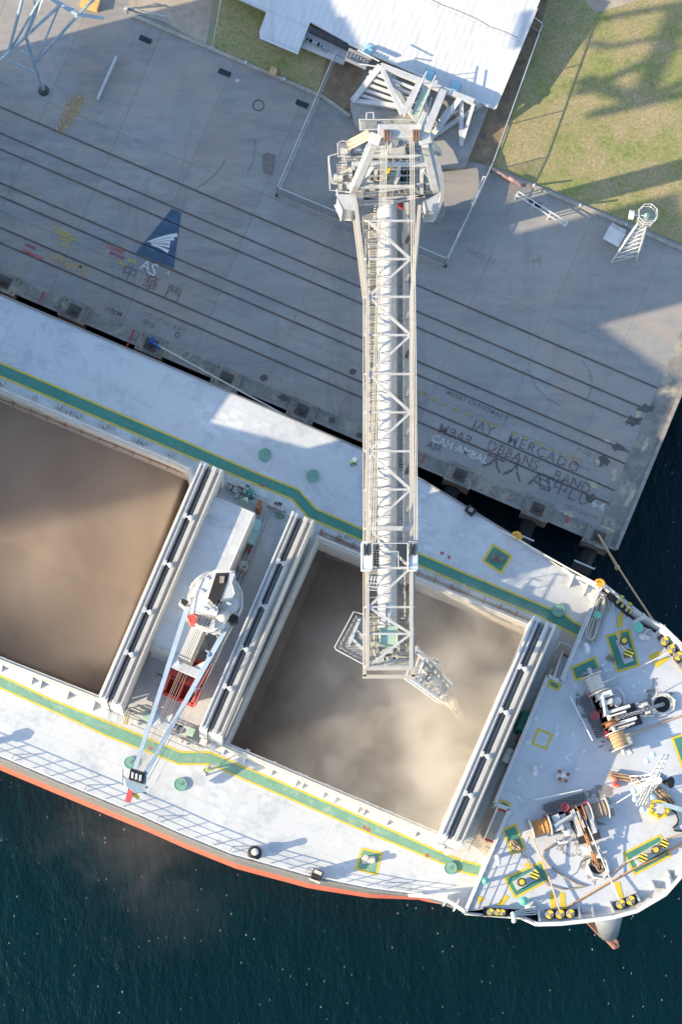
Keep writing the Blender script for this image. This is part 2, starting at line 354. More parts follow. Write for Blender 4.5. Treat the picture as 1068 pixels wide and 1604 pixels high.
c = MB()                                     # steel nosing along the quay edges
c.bar(P(-900, 449 - 900 * .4285, QZ + .04), P(964, 861, QZ + .04), .18, .10); c.bar(P(964, 861, QZ + .04), P(1290, 72, QZ + .04), .3, .16)
structure(c.build('quay_kerb', mat('weathered_steel', (.26, .24, .22), .7, var=.3, scale=3)))
g1 = MB(); g1.flat([(346, -60), (326, 74), (500, 148), (546, 178), (566, 120), (600, -60)], QZ + .02)
g1.flat([(872, -60), (846, 46), (782, 235), (772, 260), (890, 308), (1068, 382), (1300, 470), (1400, -100)], QZ + .02)
structure(g1.build('grass_ground', M_grass))
g2 = MB(); g2.flat([(512, 84), (498, 146), (546, 178), (556, 150), (566, 110), (560, 60)], QZ + .03)
g2.flat([(800, -60), (872, -60), (846, 46), (772, 262), (730, 250), (768, 165)], QZ + .03)
structure(g2.build('bare_ground', M_dirt))
g3 = MB(); g3.flat([(206, -60), (346, -60), (322, 74), (262, 36), (200, 12)], QZ + .025); g3.flat([(885, -40), (932, 20), (1030, -8), (1068, -60)], QZ + .028)
structure(g3.build('sandy_path', M_sand))
k = MB()
for a, b in (((204, 22), (330, 76)), ((330, 76), (506, 152)), ((506, 152), (548, 182)), ((764, 262), (1068, 390)), ((1068, 390), (1300, 488))):
    k.bar(P(*a, QZ + .07), P(*b, QZ + .07), .28, .16)
structure(k.build('grass_kerb', mat('kerb_concrete', (.33, .30, .25), .85, var=.25, scale=2, dirt=(.12, .12, .07), dirt_amt=.6)))
# stains, patches and repairs of the quay
s = MB(); s.flat([(411, 243), (418, 239), (432, 242), (427, 275), (412, 270)], QZ + .016)
structure(s.build('quay_repair_patch', mat('patched_concrete', (.17, .15, .14), .85, var=.25, scale=3)))
def blob(mb, cx, cy, rx, ry, z, n=18, ang=0, jit=.25, seed=0):
    rr = random.Random(seed); pts = []
    for i in range(n):
        t = 2 * math.pi * i / n; k = 1 + rr.uniform(-jit, jit); x = rx * k * math.cos(t); y = ry * k * math.sin(t)
        pts.append((cx + x * math.cos(ang) - y * math.sin(ang), cy + x * math.sin(ang) + y * math.cos(ang)))
    mb.flat(pts, z)
s = MB()
for i, (x, y, rx, ry) in enumerate([(552, 582, 5, 5), (552, 582, 4, 4), (413, 592, 6, 5), (563, 682, 5, 4.5), (520, 658, 5, 5), (444, 622, 7, 5), (340, 628, 8, 4), (990, 660, 14, 8), (968, 700, 10, 6), (945, 722, 11, 8), (925, 780, 9, 6), (1010, 640, 12, 6)]):
    blob(s, x, y, rx, ry, QZ + .018 + i * .002, seed=i, jit=.15 if i < 5 else .4)
structure(s.build('quay_stain', mat('oil_stain', (.085, .08, .078), .8, var=.3, scale=2)))
s = MB()
for i, (x, y, rx, ry) in enumerate([(985, 660, 9, 5), (1000, 648, 4, 9), (950, 690, 8, 3), (930, 760, 12, 4), (960, 745, 5, 12), (1008, 700, 4, 14), (985, 780, 4, 16), (950, 830, 16, 4), (890, 805, 12, 4), (935, 724, 6, 4)]):
    blob(s, x, y, rx, ry, QZ + .022 + i * .002, seed=i + 40, jit=.45, ang=.4)
structure(s.build('chipped_quay_concrete', mat('chipped_concrete', (.40, .35, .26), .9, var=.3, scale=3)))

s = MB()
for k_, (x, y, r_, a0_, a1_) in enumerate([(880, 600, 46, -50, 50), (905, 560, 80, 110, 170), (330, 230, 70, -10, 40), (250, 190, 120, 30, 70)]):
    s.line([(x + r_ * math.cos(R(a_)), y + r_ * math.sin(R(a_))) for a_ in range(a0_, a1_, 5)], QZ + .008 + k_ * .0012, .16)
structure(s.build('tyre_marks', worn('tyre_rubber', (.22, .215, .21), .52, 7)))

# rails sunk in the quay: rust coloured flangeway plus the rail head
RY = [167, 208, 233, 286, 307, 356, 380]; RS = .4285
for i, y0 in enumerate(RY):
    xe = [1030, 1012, 1003, 985, 978, 962, 952][i]
    r = MB(); pa, pb = P(-900, y0 - 900 * RS, QZ), P(xe, y0 + xe * RS, QZ)
    r.obox((pa + pb) / 2 + ZX * .02, UX, VX, ZX, (pb - pa).length, .06, .05)
    o = r.build('rail', mat('rail_steel', (.11, .08, .065), .55, var=.3, scale=2))
    names = ['farthest from the ship, below the yard', 'upper one of the track next to the yard', 'lower one of the track next to the yard', 'upper one of the middle track, crossing the blue trapezoid', 'lower one of the middle track', 'upper one of the track nearest the ship', 'lower one of the track nearest the ship']
    tag(o, 'long dark quay rail, ' + names[i], 'rail', 'rails sunk in the quay')
    f = MB(); f.add([pa + VX * .08 + ZX * .014, pa - VX * .08 + ZX * .014, pb - VX * .08 + ZX * .014, pb + VX * .08 + ZX * .014], [(0, 1, 2, 3)])
    f.build('flangeway', mat('rail_groove_concrete', (.17, .145, .125), .9, var=.4, scale=1.1, dirt=(.25, .21, .17), dirt_amt=.6, dscale=.8), o)

# ---------------------------------------------------------------- painted writing
def text(body, px, size_px, mtl, name, label, z=QZ, ang=None, sx=1.0, jitter=0, gap=1.0):
    """paint one line on the ground: px = left end of the baseline, size_px = cap height"""
    cu = bpy.data.curves.new(name, 'FONT'); cu.body = body; k = (CZ - z) / FPX
    cu.size = size_px * k / .70; cu.space_character = gap; cu.resolution_u = 2; cu.offset = .012
    o = bpy.data.objects.new(name, cu); scene.collection.objects.link(o)
    bpy.context.view_layer.update(); me = bpy.data.meshes.new_from_object(o.evaluated_get(bpy.context.evaluated_depsgraph_get()))
    bpy.data.objects.remove(o)
    for v in me.vertices:
        v.co.x = v.co.x * sx; v.co.y += jitter * math.sin(v.co.x * 3.1) ; v.co.z = 0
    me.materials.clear(); me.materials.append(mtl)
    o = bpy.data.objects.new(name, me); scene.collection.objects.link(o); p = P(*px, z)
    o.location = (p.x, p.y, z + .03); o.rotation_euler = (0, 0, -A if ang is None else ang)
    return tag(o, label, 'writing', None)
PY, PR, PM = worn('worn_yellow', (.55, .42, .09), .36), worn('worn_red', (.50, .07, .05), .36), worn('worn_magenta', (.35, .05, .12), .42)
PW, PD, PO = worn('worn_white', (.62, .62, .60), .43), worn('worn_dark', (.075, .075, .085), .485), worn('worn_orange', (.48, .34, .12), .38)
PP, PF, PG = worn('worn_purple', (.15, .085, .11), .49), worn('faint_red', (.26, .11, .12), .52), worn('faint_yellow', (.36, .31, .14), .50)
text('F. LOPEZ', (166, 387), 5.4, PR, 'painted_name', 'red and yellow hand painted name F. LOPEZ on the quay left of the blue trapezoid')
text('MITUAN', (171, 397), 4.6, PM, 'painted_name', 'small magenta word right under the red LOPEZ on the quay')
text('BOY', (200, 409), 5, PY, 'painted_name', 'small yellow word BOY beside the magenta word')
text('1-16-12', (179, 410), 4.8, PY, 'painted_date', 'yellow painted date under the magenta word')
text('LEVANTO', (77, 406), 10.5, PO, 'painted_name', 'large yellow painted name LEVANTO near the left edge', jitter=.1)
text("'", (66, 402), 10, PO, 'painted_mark', 'single yellow stroke in front of the name LEVANTO')
for t, p, nm in (('ERYSTAL UNION', (82, 357), 'first'), ('CAPETOWN CREW', (85, 363.5), 'second'), ('TURKIE', (92, 374), 'third'), ('9-10-12', (91, 382), 'lowest')):
    text(t, p, 3.6 if nm in ('first', 'second') else 5, PY, 'painted_words', 'small yellow writing above the name LEVANTO, %s line of its block' % nm, sx=.85)
text('NOEL', (40, 385), 5, PM, 'painted_name', 'faded red word near the left edge, above a longer red word'); text('O.MARCOS', (34, 394), 5, PR, 'painted_name', 'red painted word crossing the lower rail near the left edge')
text('\u4e2d', (188, 431), 18, PP, 'painted_character', 'dark red Chinese character with a box on a vertical stroke, left of three'); text('\u83ef', (221, 447), 18, PP, 'painted_character', 'dark red Chinese character, middle of three')
text('\u9580', (256, 464), 18, PP, 'painted_character', 'dark red Chinese gate character, right of three')
text('A', (219, 420), 16, PW, 'painted_letter', 'thin white letter A under the blue trapezoid'); text('S', (231, 429), 20, PW, 'painted_letter', 'white letter S under the blue trapezoid')
text('\u2227', (258, 430), 9, PW, 'painted_mark', 'faint white bent stroke right of the letter S'); text('HMM', (164, 486), 8, PP, 'painted_words', 'faded dark letters near the quay edge below the Chinese characters', gap=1.2)
text('RONDIZ KP5', (222, 494), 8, PF, 'painted_words', 'faded red writing between the rails and the quay edge', gap=1.15); text('2012', (224, 507), 8, PD, 'painted_date', 'faded dark date under the faded red writing', sx=.8)
text('O', (272, 527), 9, PD, 'painted_letter', 'single dark ring letter near the quay edge')
text('THOR.31', (728, 394), 8, PF, 'painted_words', 'faint red writing on the open yard right of the white fence', gap=1.15); text('A', (832, 412), 17, PG, 'painted_letter', 'large faint yellow letter on the open yard')
text('P', (785, 427), 8, PG, 'painted_letter', 'faint yellow letter below the faint red writing'); text('Y', (820, 395), 9, PG, 'painted_letter', 'faint yellow letter left of the large faint yellow A')
text('MERRY CHRISTMAS T', (698, 617), 6.5, PD, 'painted_words', 'dark writing MERRY CHRISTMAS above the largest name', gap=1.22)
text('JAY', (738, 670), 15, PP, 'painted_name', 'large dark purple word JAY on the quay', gap=1.1); text('MERCADO', (792, 693), 16, PP, 'painted_name', 'large dark purple word MERCADO on the quay', gap=1.16)
text('MBAR', (684, 676), 15, PP, 'painted_name', 'large faded purple word in the row under JAY, leftmost', gap=1.05); text('DBBANS', (760, 703), 16, PP, 'painted_name', 'large faded purple word under MERCADO', gap=1.02)
text('BAND', (864, 750), 16, PP, 'painted_name', 'large faded purple word left of the quay corner'); text('L.U', (886, 780), 17, PP, 'painted_letters', 'large faded purple letters left of the white loops')
text('AMBASSADOR', (882, 793), 6, PF, 'painted_words', 'small faded writing under the large purple letters'); text('CAH AMBAL', (674, 690), 12, PW, 'painted_name', 'white painted name CAH AMBAL near the quay edge')
text('\u5927\u4eba AS', (754, 727), 24, PD, 'painted_characters', 'big smudged dark characters between the white name and the quay edge'); text('\u4e09\u4e2d', (838, 757), 18, PD, 'painted_characters', 'smudged black brush characters left of the purple letters')
text('OCEAN PRINCE', (903, 706), 6, PR if False else PF, 'painted_words', 'faded red words above the end of the large name', gap=1.1); text('MAGNUM', (892, 726), 5, PF, 'painted_words', 'small faded red word on the end of the large name')
text('6-6', (924, 792), 12, PW, 'painted_mark', 'white looped marks near the quay corner'); text('AIR', (666, 700), 12, PD, 'painted_letters', 'smudged dark letters left of the white name')
# dashed yellow line
for i, (a, b) in enumerate([((655, 613), (670, 621)), ((675, 624), (686, 629)), ((692, 632), (700, 636)), ((706, 639), (722, 645)), ((728, 647), (740, 653)), ((752, 657), (768, 664)), ((771, 665), (783, 670)), ((799, 676), (812, 681)), ((817, 683), (828, 688)), ((836, 692), (852, 699)), ((857, 701), (868, 706)), ((873, 708), (880, 711)), ((886, 713), (912, 724))]):
    s = MB(); s.line([a, b], QZ + .026, .20)
    tag(s.build('painted_dash', worn('dash_yellow', (.42, .34, .12), .47)), 'faded yellow painted dash of the broken line through the large purple name', 'road marking', 'dashes of the broken yellow line')
for i, (x, y, h) in enumerate([(66, 456, 18), (205, 516, 26), (663, 711, 14), (735, 746, 20), (888, 809, 10)]):
    s = MB(); s.line([(x + h * .22, y), (x - h * .22, y + h)], QZ + .04, .13)
    tag(s.build('red_mark', PR), ['short red stroke on the quay edge near the left border', 'red stroke beside the bollard that holds the blue rope', 'short red stroke on the quay edge right of the boom', 'red stroke on the second bollard plinth right of the boom', 'short red stroke left of the last plinth'][i], 'paint mark')
# blue trapezoid with the white fan
s = MB(); s.flat([(269.6, 327), (284, 333), (272, 420.5), (213, 396)], QZ + .045); em = s.build('painted_emblem', BLUEP)
tag(em, 'dark blue trapezoid with a white fan of strokes painted across the rails', 'painted emblem')
s = MB()
fan = [[(231, 379), (243, 375), (262, 370), (278, 368)], [(235, 379.5), (248, 377), (262, 375), (273, 374)], [(237, 381), (250, 380), (260, 379.5), (267, 380)], [(238, 382.5), (250, 383.5), (260, 385), (266, 386)], [(237, 383), (250, 387), (258, 391), (264, 394)]]
for i, f in enumerate(fan):
    pts = [P(x, y, QZ + .06) for x, y in f]; L = []; Rr = []
    for j, p in enumerate(pts):
        d = (pts[min(j + 1, 3)] - pts[max(j - 1, 0)]).normalized(); n = Vector((-d.y, d.x, 0)); ww = [.03, .06, .09, .13][j] * (1.2 if i in (0, 4) else 1); L.append(p + n * ww); Rr.append(p - n * ww)
    s.add(Rr + L, [(j, j + 1, 5 + j, 4 + j) for j in range(3)])
s.build('white_fan', worn('fan_white', (.66, .64, .60), .33), em)

# ---------------------------------------------------------------- bollard plinths, bollards, fenders
def plinth(x, y, label):
    t = thing('bollard_plinth', label, 'bollard plinth', P(x, y, QZ), 'concrete bollard plinths along the quay edge')
    c = P(x, y, QZ); b = MB(); b.box(c - ZX * 1.6, 2.2, 1.55, 1.85); b.build('block', M_edge, t)
    b = MB(); b.box(c + ZX * .25, 1.0, .9, .06); b.build('base_plate', mat('rusty_plate', (.10, .075, .06), .8, var=.4, scale=4), t)
    b = MB(); b.lathe(c + ZX * .31, [(.25, 0), (.2, .12), (.19, .35), (.33, .42), (.33, .5), (.1, .55)], n=12); b.build('bollard', mat('bollard_iron', (.05, .045, .045), .6, var=.4), t)
    for sx in (-1, 1):
        for sy in (-1, 1):
            b = MB(); b.tube(c + UX * sx * .85 + VX * sy * .55 + ZX * .25, c + UX * sx * .85 + VX * sy * .55 + ZX * .33, .07, n=6); b.build('bolt', RUST, t)
    return t
PL = [(8, 443), (117, 488), (237, 541), (355, 594), (473, 644), (598, 697), (720, 745), (841, 798), (936, 842)]
pl0 = None
PLL = ['left of all, cut by the photo border', 'second from the left border', 'holding the blue mooring rope', 'under the middle of the mooring rope', 'left of the loader boom, with black stains', 'hidden under the loader boom', 'first one right of the loader boom', 'with the square dark plate, third from the quay corner... ', 'at the quay corner, holding the tan mooring rope']
for (x, y), l in zip(PL, PLL):
    l = 'concrete bollard plinth ' + l.replace('third from the quay corner... ', 'next to last before the quay corner')
    if pl0 is None: pl0 = plinth(x, y, l)
    else: copy_tree(pl0, P(x, y, QZ), label=l)
def fender(x, y, label):
    c = P(x, y, QZ); t = thing('fender', label, 'fender', c - ZX * 3, 'rubber fenders on the quay face')
    f = -VX; b = MB(); b.tube(c - ZX * 1.5 + f * .3, c - ZX * 1.5 + f * 1.9, .62, n=14); b.build('rubber_cone', BLACK, t)
    b = MB(); b.obox(c - ZX * 1.6 + f * 1.98, UX, f, ZX, 1.55, .14, 2.6); b.build('fender_panel', mat('fender_steel', (.10, .13, .16), .5), t)
    b = MB(); b.obox(c - ZX * .27 + f * 1.98, UX, f, ZX, 1.75, .12, .06); b.build('panel_edge', WHITE, t); return t
fe0 = fender(836, 803, 'black rubber fender with a pale edged panel below the plinth with the square plate')
for (x, y), l in zip([(931, 847), (715, 750), (593, 702), (468, 649)], ['black rubber fender with a pale edged panel nearest the quay corner', 'black rubber fender in the gap just right of the loader boom', 'black rubber fender hidden below the loader boom', 'black rubber fender in the gap left of the loader boom']):
    copy_tree(fe0, P(x, y, QZ) - ZX * 3, label=l)

# ---------------------------------------------------------------- yard things
for (x, y), l in zip([(228, 62), (352, 114), (473, 163), (837, 319)], ['upper left, nearest the lattice gantry', 'below the lawn, second from the left', 'near the fence top, left of the loader', 'beside the white barrier on the right']):
    t = thing('drain_grate', 'black rectangular drain grate in the yard, ' + l, 'drain', P(x, y, QZ), 'black drain grates')
    b = MB(); b.box(P(x, y, QZ + .005), 1.0, .42, .035); b.build('grate_frame', DARK, t)
    b = MB()
    for i in range(9): b.box(P(x, y, QZ + .04) + UX * (-.42 + i * .105), .03, .36, .02)
    b.build('grate_bars', BLACK, t)
b = MB(); b.path([P(405, 165, QZ + .02) + Vector((math.cos(k * math.pi / 12) * .42, math.sin(k * math.pi / 12) * .42, 0)) for k in range(25)], .03, 4); tag(b.build('manhole_ring', DARK), 'thin dark round manhole ring in the yard below the lawn', 'manhole')
b = MB(); blob(b, 372, 126, 3.5, 3, QZ + .02, 8, seed=3); tag(b.build('white_spot', worn('spot', (.5, .5, .48), .3)), 'small white paint spot beside the drain grate under the lawn', 'paint mark')
# spilled grain: one heap of countless kernels
b = MB(); rr = random.Random(3); outline = [(88, 208), (96, 211), (106, 203), (118, 188), (128, 168), (132, 150), (122, 148), (112, 152), (104, 160), (98, 180), (90, 196)]
b.flat(outline, QZ + .03)
for i in range(900):
    tt = rr.random(); ax = 92 + (126 - 92) * tt + rr.gauss(0, 3 + 6 * tt); ay = 206 + (150 - 206) * tt + rr.gauss(0, 3 + 6 * tt); p = P(ax, ay, QZ + .02); r = rr.uniform(.015, .045)
    b.lathe(p, [(r, 0), (r * .4, r * .5)], n=5)
o = b.build('spilled_grain', worn('scattered_grain', (.50, .34, .17), .49, 5)); tag(o, 'tan streak of spilled grain on the yard below the lattice gantry', 'grain', kind='stuff')
# leaning pole and barriers
b = MB(); b.tube(P(153, 156, QZ + .15), P(183, 89, QZ + .45), .13, n=8); tag(b.build('steel_pole', GALV), 'pale steel pole lying on the yard near the lattice gantry', 'pole')
def frame_barrier(name, label, p0, p1, posts, h, wid):
    a, c = P(*p0, QZ), P(*p1, QZ); d = (c - a).normalized(); n = Vector((-d.y, d.x, 0)); t = thing(name, label, 'barrier', a)
    b = MB()
    for s in (0, wid): b.tube(a + n * s + ZX * h, c + n * s + ZX * h, .05, n=6)
    b.build('top_rail', WHITE, t)
    for i in range(posts):
        p = a.lerp(c, i / (posts - 1)); b = MB(); b.tube(p, p + ZX * h, .045, n=6); b.tube(p + n * wid, p + n * wid + ZX * h, .045, n=6); b.tube(p + ZX * h, p + n * wid + ZX * h, .045, n=6); b.build('post', WHITE, t)
    return t
frame_barrier('pipe_barrier', 'long narrow white pipe frame standing on the yard right of the loader', (806, 312), (882, 360), 4, 1.0, .32)
frame_barrier('pipe_rack', 'short narrow white pipe frame beside the long fence right of the loader', (740, 326), (759, 284), 2, .9, .2)
# fences
def fence(name, label, pts, h, panel=True, step=3.0):
    t = thing(name, label, 'fence', P(*pts[0], QZ)); rails = MB(); mesh = MB(); posts = []
    for a, c in zip(pts, pts[1:]):
        A0, B0 = P(*a, QZ), P(*c, QZ); L = (B0 - A0).length; n = max(1, round(L / step))
        rails.tube(A0 + ZX * h, B0 + ZX * h, .045, n=6); rails.tube(A0 + ZX * .15, B0 + ZX * .15, .03, n=5)
        for i in range(n + 1): posts.append(A0.lerp(B0, i / n))
        if panel: mesh.add([A0 + ZX * .1, B0 + ZX * .1, B0 + ZX * h, A0 + ZX * h], [(0, 1, 2, 3)])
    rails.build('rail', GALV, t)
    for p in posts:
        b = MB(); b.tube(p, p + ZX * (h + .05), .04, n=6); b.box(p, .22, .22, .08); b.build('post', GALV, t)
    if panel: mesh.build('mesh_panel', CHAINLINK, t)
    return t
fence('chain_fence', 'chain link fence boxing in the loader base on three sides, left and front', [(524, 97), (434, 306), (566, 361), (697, 417), (768, 268)], 1.9, True, 4.5)
fence('pipe_fence', 'tall white pipe fence running beside the end wall of the shed', [(768, 268), (845, 52), (828, 40)], 1.9, False, 4.5)
fence('wire_fence', 'low wire fence with short posts along the lawn left of the loader', [(197, 18), (262, 34)], 1.0, False, 4)
b = MB(); b.tube(P(333, 75, QZ), P(346, 0, QZ + 3.2), .06, n=6); b.lathe(P(333, 75, QZ), [(.22, 0), (.2, .1)], n=8); tag(b.build('leaning_post', GALV), 'thin pale pole standing at the left corner of the lawn', 'pole')
for i, (x, y, l) in enumerate([(385, 98, 'under the middle of the lawn'), (445, 124, 'beside the yellow box of the lawn'), (836, 290, 'in the grass verge right of the loader'), (908, 321, 'in the grass verge left of the signal tower'), (980, 352, 'behind the signal tower'), (198, 14, 'at the top edge left of the lawn')]):
    t = thing('short_post', 'short white post ' + l, 'post', P(x, y, QZ), 'short white posts along the kerb')
    b = MB(); b.tube(P(x, y, QZ), P(x, y, QZ + 1.3), .08, n=8); b.build('post', WHITE, t); b = MB(); b.lathe(P(x, y, QZ), [(.18, 0), (.16, .08)], n=8); b.build('foot', LGREY, t)
b = MB(); b.box(P(428, 113, QZ), .5, .45, .5); b.box(P(428, 113, QZ + .5), .56, .5, .05); tag(b.build('yellow_box', GRAIN, bevel=.02), 'small tan box at the edge of the lawn left of the loader', 'box')
b = MB(); b.box(P(142, 8, QZ), 1.4, .8, .5, Vector((.95, -.3, 0))); b.box(P(142, 8, QZ + .5), 1.2, .6, .04, Vector((.95, -.3, 0))); tag(b.build('yellow_crate', mat('crate_yellow', (.62, .38, .12), .7), bevel=.03), 'orange yellow crate by the foot of the lattice gantry at the top border', 'crate')
b = MB(); pts = [P(766, 262, QZ + .2), P(783, 272, QZ + .3), P(799, 281, QZ + .35), P(806, 284, QZ + .5)]; b.path(pts, .13, 8); b.path([P(797, 278, QZ + .5), P(804, 283, QZ + .6), P(813, 286, QZ + .45), P(815, 291, QZ + .1)], .16, 8)
tag(b.build('pipe_bend', mat('pink_pipe', (.42, .26, .22), .7, var=.3)), 'thick pink brown pipe bend coming out of the ground at the verge', 'pipe')
# cabinet and signal tower
t = thing('utility_cabinet', 'white flat topped cabinet standing beside the signal tower', 'cabinet', P(961, 371, QZ)); b = MB()
dd = Vector((.88, -.47, 0)); b.box(P(961, 371, QZ + .15), 1.25, 1.0, 1.2, dd); b.build('cabinet_body', LGREY, t, bevel=.03)
b = MB(); b.box(P(961, 371, QZ + 1.35), 1.38, 1.12, .1, dd); b.build('cabinet_lid', WHITE, t, bevel=.02)
for s in (-1, 1):
    b = MB(); b.box(P(961, 371, QZ) + dd * s * .5, .15, .9, .15, dd); b.build('skid', DARK, t)
t = thing('signal_tower', 'slender white lattice tower with railed platform and drum lamp at the right', 'tower', P(980, 405, QZ)); H = 8.0
bc = [P(957, 411, QZ), P(996, 407, QZ), P(1002, 392, QZ), P(968, 392, QZ)]; ctr = sum(bc, Vector()) / 4; tc = [ctr + (p - ctr) * .38 + ZX * H for p in bc]
b = MB()
for p, q_ in zip(bc, tc): b.tube(p, q_, .07, n=6)
b.build('tower_leg', WHITE, t); b = MB()
for i in range(8):
    f0, f1 = i / 8, (i + 1) / 8
    for j in range(4):
        k_ = (j + 1) % 4; b.tube(bc[j].lerp(tc[j], f1), bc[k_].lerp(tc[k_], f1), .035, n=4); b.tube(bc[j].lerp(tc[j], f0), bc[k_].lerp(tc[k_], f1), .035, n=4)
b.build('tower_bracing', WHITE, t)
pc = P(1011, 341, QZ + H); b = MB(); b.lathe(pc, [(.74, 0), (.74, .06)], n=8, ph=.4); b.build('platform', GRATE, t); b = MB()
for hh in (.5, 1.05):
    ring = [pc + Vector((math.cos(.4 + i * math.pi / 4) * .74, math.sin(.4 + i * math.pi / 4) * .74, hh)) for i in range(9)]; b.path(ring, .03, 5)
for i in range(8): pp = pc + Vector((math.cos(.4 + i * math.pi / 4) * .74, math.sin(.4 + i * math.pi / 4) * .74, 0)); b.tube(pp, pp + ZX * 1.05, .03, n=5)
b.build('guard_rail', WHITE, t)
b = MB(); lc = P(992, 337, QZ + H + .5); b.tube(lc, lc + Vector((-.35, .05, 0)), .34, .34, n=16); b.tube(lc, pc + ZX * .5, .05, n=5); b.build('drum_lamp', WHITE, t)
b = MB(); b.lathe(pc + ZX * .06, [(.22, 0), (.2, .5), (.1, .7)], n=10); b.build('beacon', PGREEN, t)
for s in range(2):
    b = MB(); q0 = ctr + UX * .2 + VX * .2
    for i in range(18): b.tube(q0 + ZX * (i * .45) + UX * -.2, q0 + ZX * (i * .45) + UX * .2, .02, n=4)
    b.tube(q0 - UX * .2, q0 - UX * .2 + ZX * 8, .025, n=4); b.tube(q0 + UX * .2, q0 + UX * .2 + ZX * 8, .025, n=4)
    if s == 0: b.build('ladder', WHITE, t)

# ---------------------------------------------------------------- storage shed
SZ = 6.4
t = thing('storage_shed', 'large storage shed with a bright white corrugated roof at the top border', 'shed', P(620, 60, QZ)); 
roof_px = [(378, 0), (417.5, 18), (406.5, 49), (407, 58), (467, 83), (486, 34), (546, 68), (775, 170), (840, 13), (1000, -370), (560, -560)]
sl = .12
def roofpt(x, y, up=0):
    p = P(x, y, SZ); e = (p - P(775, 170, SZ)).dot(VX); zz = SZ + min(e, 9.5) * sl if e > 0 else SZ + e * sl
    return P(x, y, zz + up)
def slab(mb, px, th=.25, fn=None):
    fn = fn or roofpt; top = [fn(x, y) for x, y in px]; bot = [p - ZX * th for p in top]; n = len(px)
    tr = geometry.tessellate_polygon([[Vector((p.x, p.y, 0)) for p in top]]); fs = []
    for a_, b_, c_ in tr:
        cr = (top[b_] - top[a_]).cross(top[c_] - top[a_]).z; f = (a_, b_, c_) if cr > 0 else (c_, b_, a_); fs += [f, tuple(i + n for i in f[::-1])]
    ar = sum(top[i].x * top[(i + 1) % n].y - top[(i + 1) % n].x * top[i].y for i in range(n))
    for i in range(n):
        j = (i + 1) % n; f = (n + i, n + j, j, i); fs.append(f if ar > 0 else f[::-1])
    mb.add(top + bot, fs)
b = MB(); slab(b, [(300, -34), (378, 0), (417.5, 18), (486, 34), (546, 68), (775, 170), (840, 13), (884, -94), (400, -270)]); slab(b, [(417.5, 18), (406.5, 49), (407, 57), (467, 83), (486, 34)])
b.build('roof', M_roof, t)
b = MB(); b.line([(407, 58.5), (467, 84)], SZ - .05, .15); b.bar(roofpt(775, 170, .05), roofpt(840, 13, .05), .18, .12); b.bar(roofpt(546, 68, -.05), roofpt(775, 170, -.05), .22, .2); b.build('roof_edge', WHITE, t)
b = MB(); b.prism([P(x, y, SZ) for x, y in [(280, -130), (395, -78), (480, -52), (530, -12), (756, 88), (838, -110), (420, -320)]], QZ, SZ - .6); b.build('wall', LGREY, t)
b = MB(); z0 = SZ + .25
crack = [(672, -2), (690, 7), (712, 15), (740, 27), (757, 36), (764, 41), (790, 50), (809, 59)]
b.path([roofpt(x, y, .02) for x, y in crack], .035, 4); b.build('roof_lap_seam', GREY, t)
for x, y, ww in ((577, 78, 1), (671, 117, 1.1), (713, 136, 1)):
    b = MB(); c = roofpt(x, y, .12); b.obox(c, UX, VX, ZX, .62 * ww, .85, .08); b.build('skylight', mat('blue_skylight', (.28, .52, .60), .35, var=.2, scale=9), t)
# sunken lean-to with machinery
b = MB(); 
slab(b, [(471, 73), (486, 40), (550, 72), (538, 101)], .2, lambda x, y: P(x, y, 5.7 + (0.0 if y > 70 else .2))); b.build('lower_roof', M_roof, t)
b = MB(); b.bar(P(486, 46, 6.2), P(548, 76, 6.2), .45, .3); b.build('conveyor_beam', DARK, t)
b = MB()
for i, (x, y, L_) in enumerate([(476, 61, .7), (484, 65, .5), (492, 69, .9), (501, 73, .4), (508, 77, .6)]): b.box(P(x, y, 5.95), L_, .28, .3)
b.tube(P(472, 59, 6.1), P(540, 92, 6.1), .06, n=6); b.tube(P(500, 66, 6.1), P(506, 78, 6.1), .05, n=6); b.build('drive_machinery', mat('worn_machinery', (.22, .24, .25), .5, var=.5, scale=5), t)

# ---------------------------------------------------------------- conveyor gallery tower between shed and loader
t = thing('gallery_tower', 'white braced steel tower carrying the conveyor between shed and loader', 'steel tower', P(640, 190, QZ))
gz = 7.4
b = MB(); b.ppoly([(548, 160), (588, 98), (765, 168), (728, 262), (606, 262), (556, 196)], QZ + .0, QZ + .55); b.v = [Vector((v.x, v.y, v.z)) for v in b.v]
b.build('foundation', mat('foundation_concrete', (.30, .29, .27), .85, var=.2, scale=1, dirt=(.16, .14, .11), dirt_amt=.6), t)
b = MB()
F = {'a': (553, 158), 'b': (722, 228), 'c': (588, 190), 'd': (760, 168)}
N = dict(a=P(553, 158, QZ + .5), b=P(722, 228, QZ + .5), c=P(612, 110, QZ + .5), d=P(752, 165, QZ + .5), ta=P(596, 103, gz), tb=P(722, 152, gz), tc=P(660, 124, gz), td=P(742, 160, gz), te=P(636, 168, gz - 1), tf=P(675, 215, gz - 1), ra=P(630, 180, gz), rb=P(700, 205, gz))
for a_, c_, w_ in (('a', 'ta', .55), ('b', 'tb', .4), ('c', 'ta', .4), ('d', 'td', .4), ('b', 'td', .32), ('a', 'te', .42), ('ta', 'te', .45), ('ta', 'ra', .4), ('te', 'tf', .42), ('tc', 'ra', .55), ('tb', 'tf', .5), ('tc', 'tf', .32), ('td', 'tb', .3), ('ta', 'td', .5), ('c', 'te', .36), ('d', 'tf', .36)):
    b.bar(N[a_], N[c_], w_ * .8)
b.build('steel_frame', LGREY, t)
b = MB()
for i in range(5): b.bar(P(562 + i * 4, 152 - i * 9 - 4, QZ + .8 + i * .3), P(636 + i * 9, 172 - i * 6, QZ + 1 + i * .3), .2)

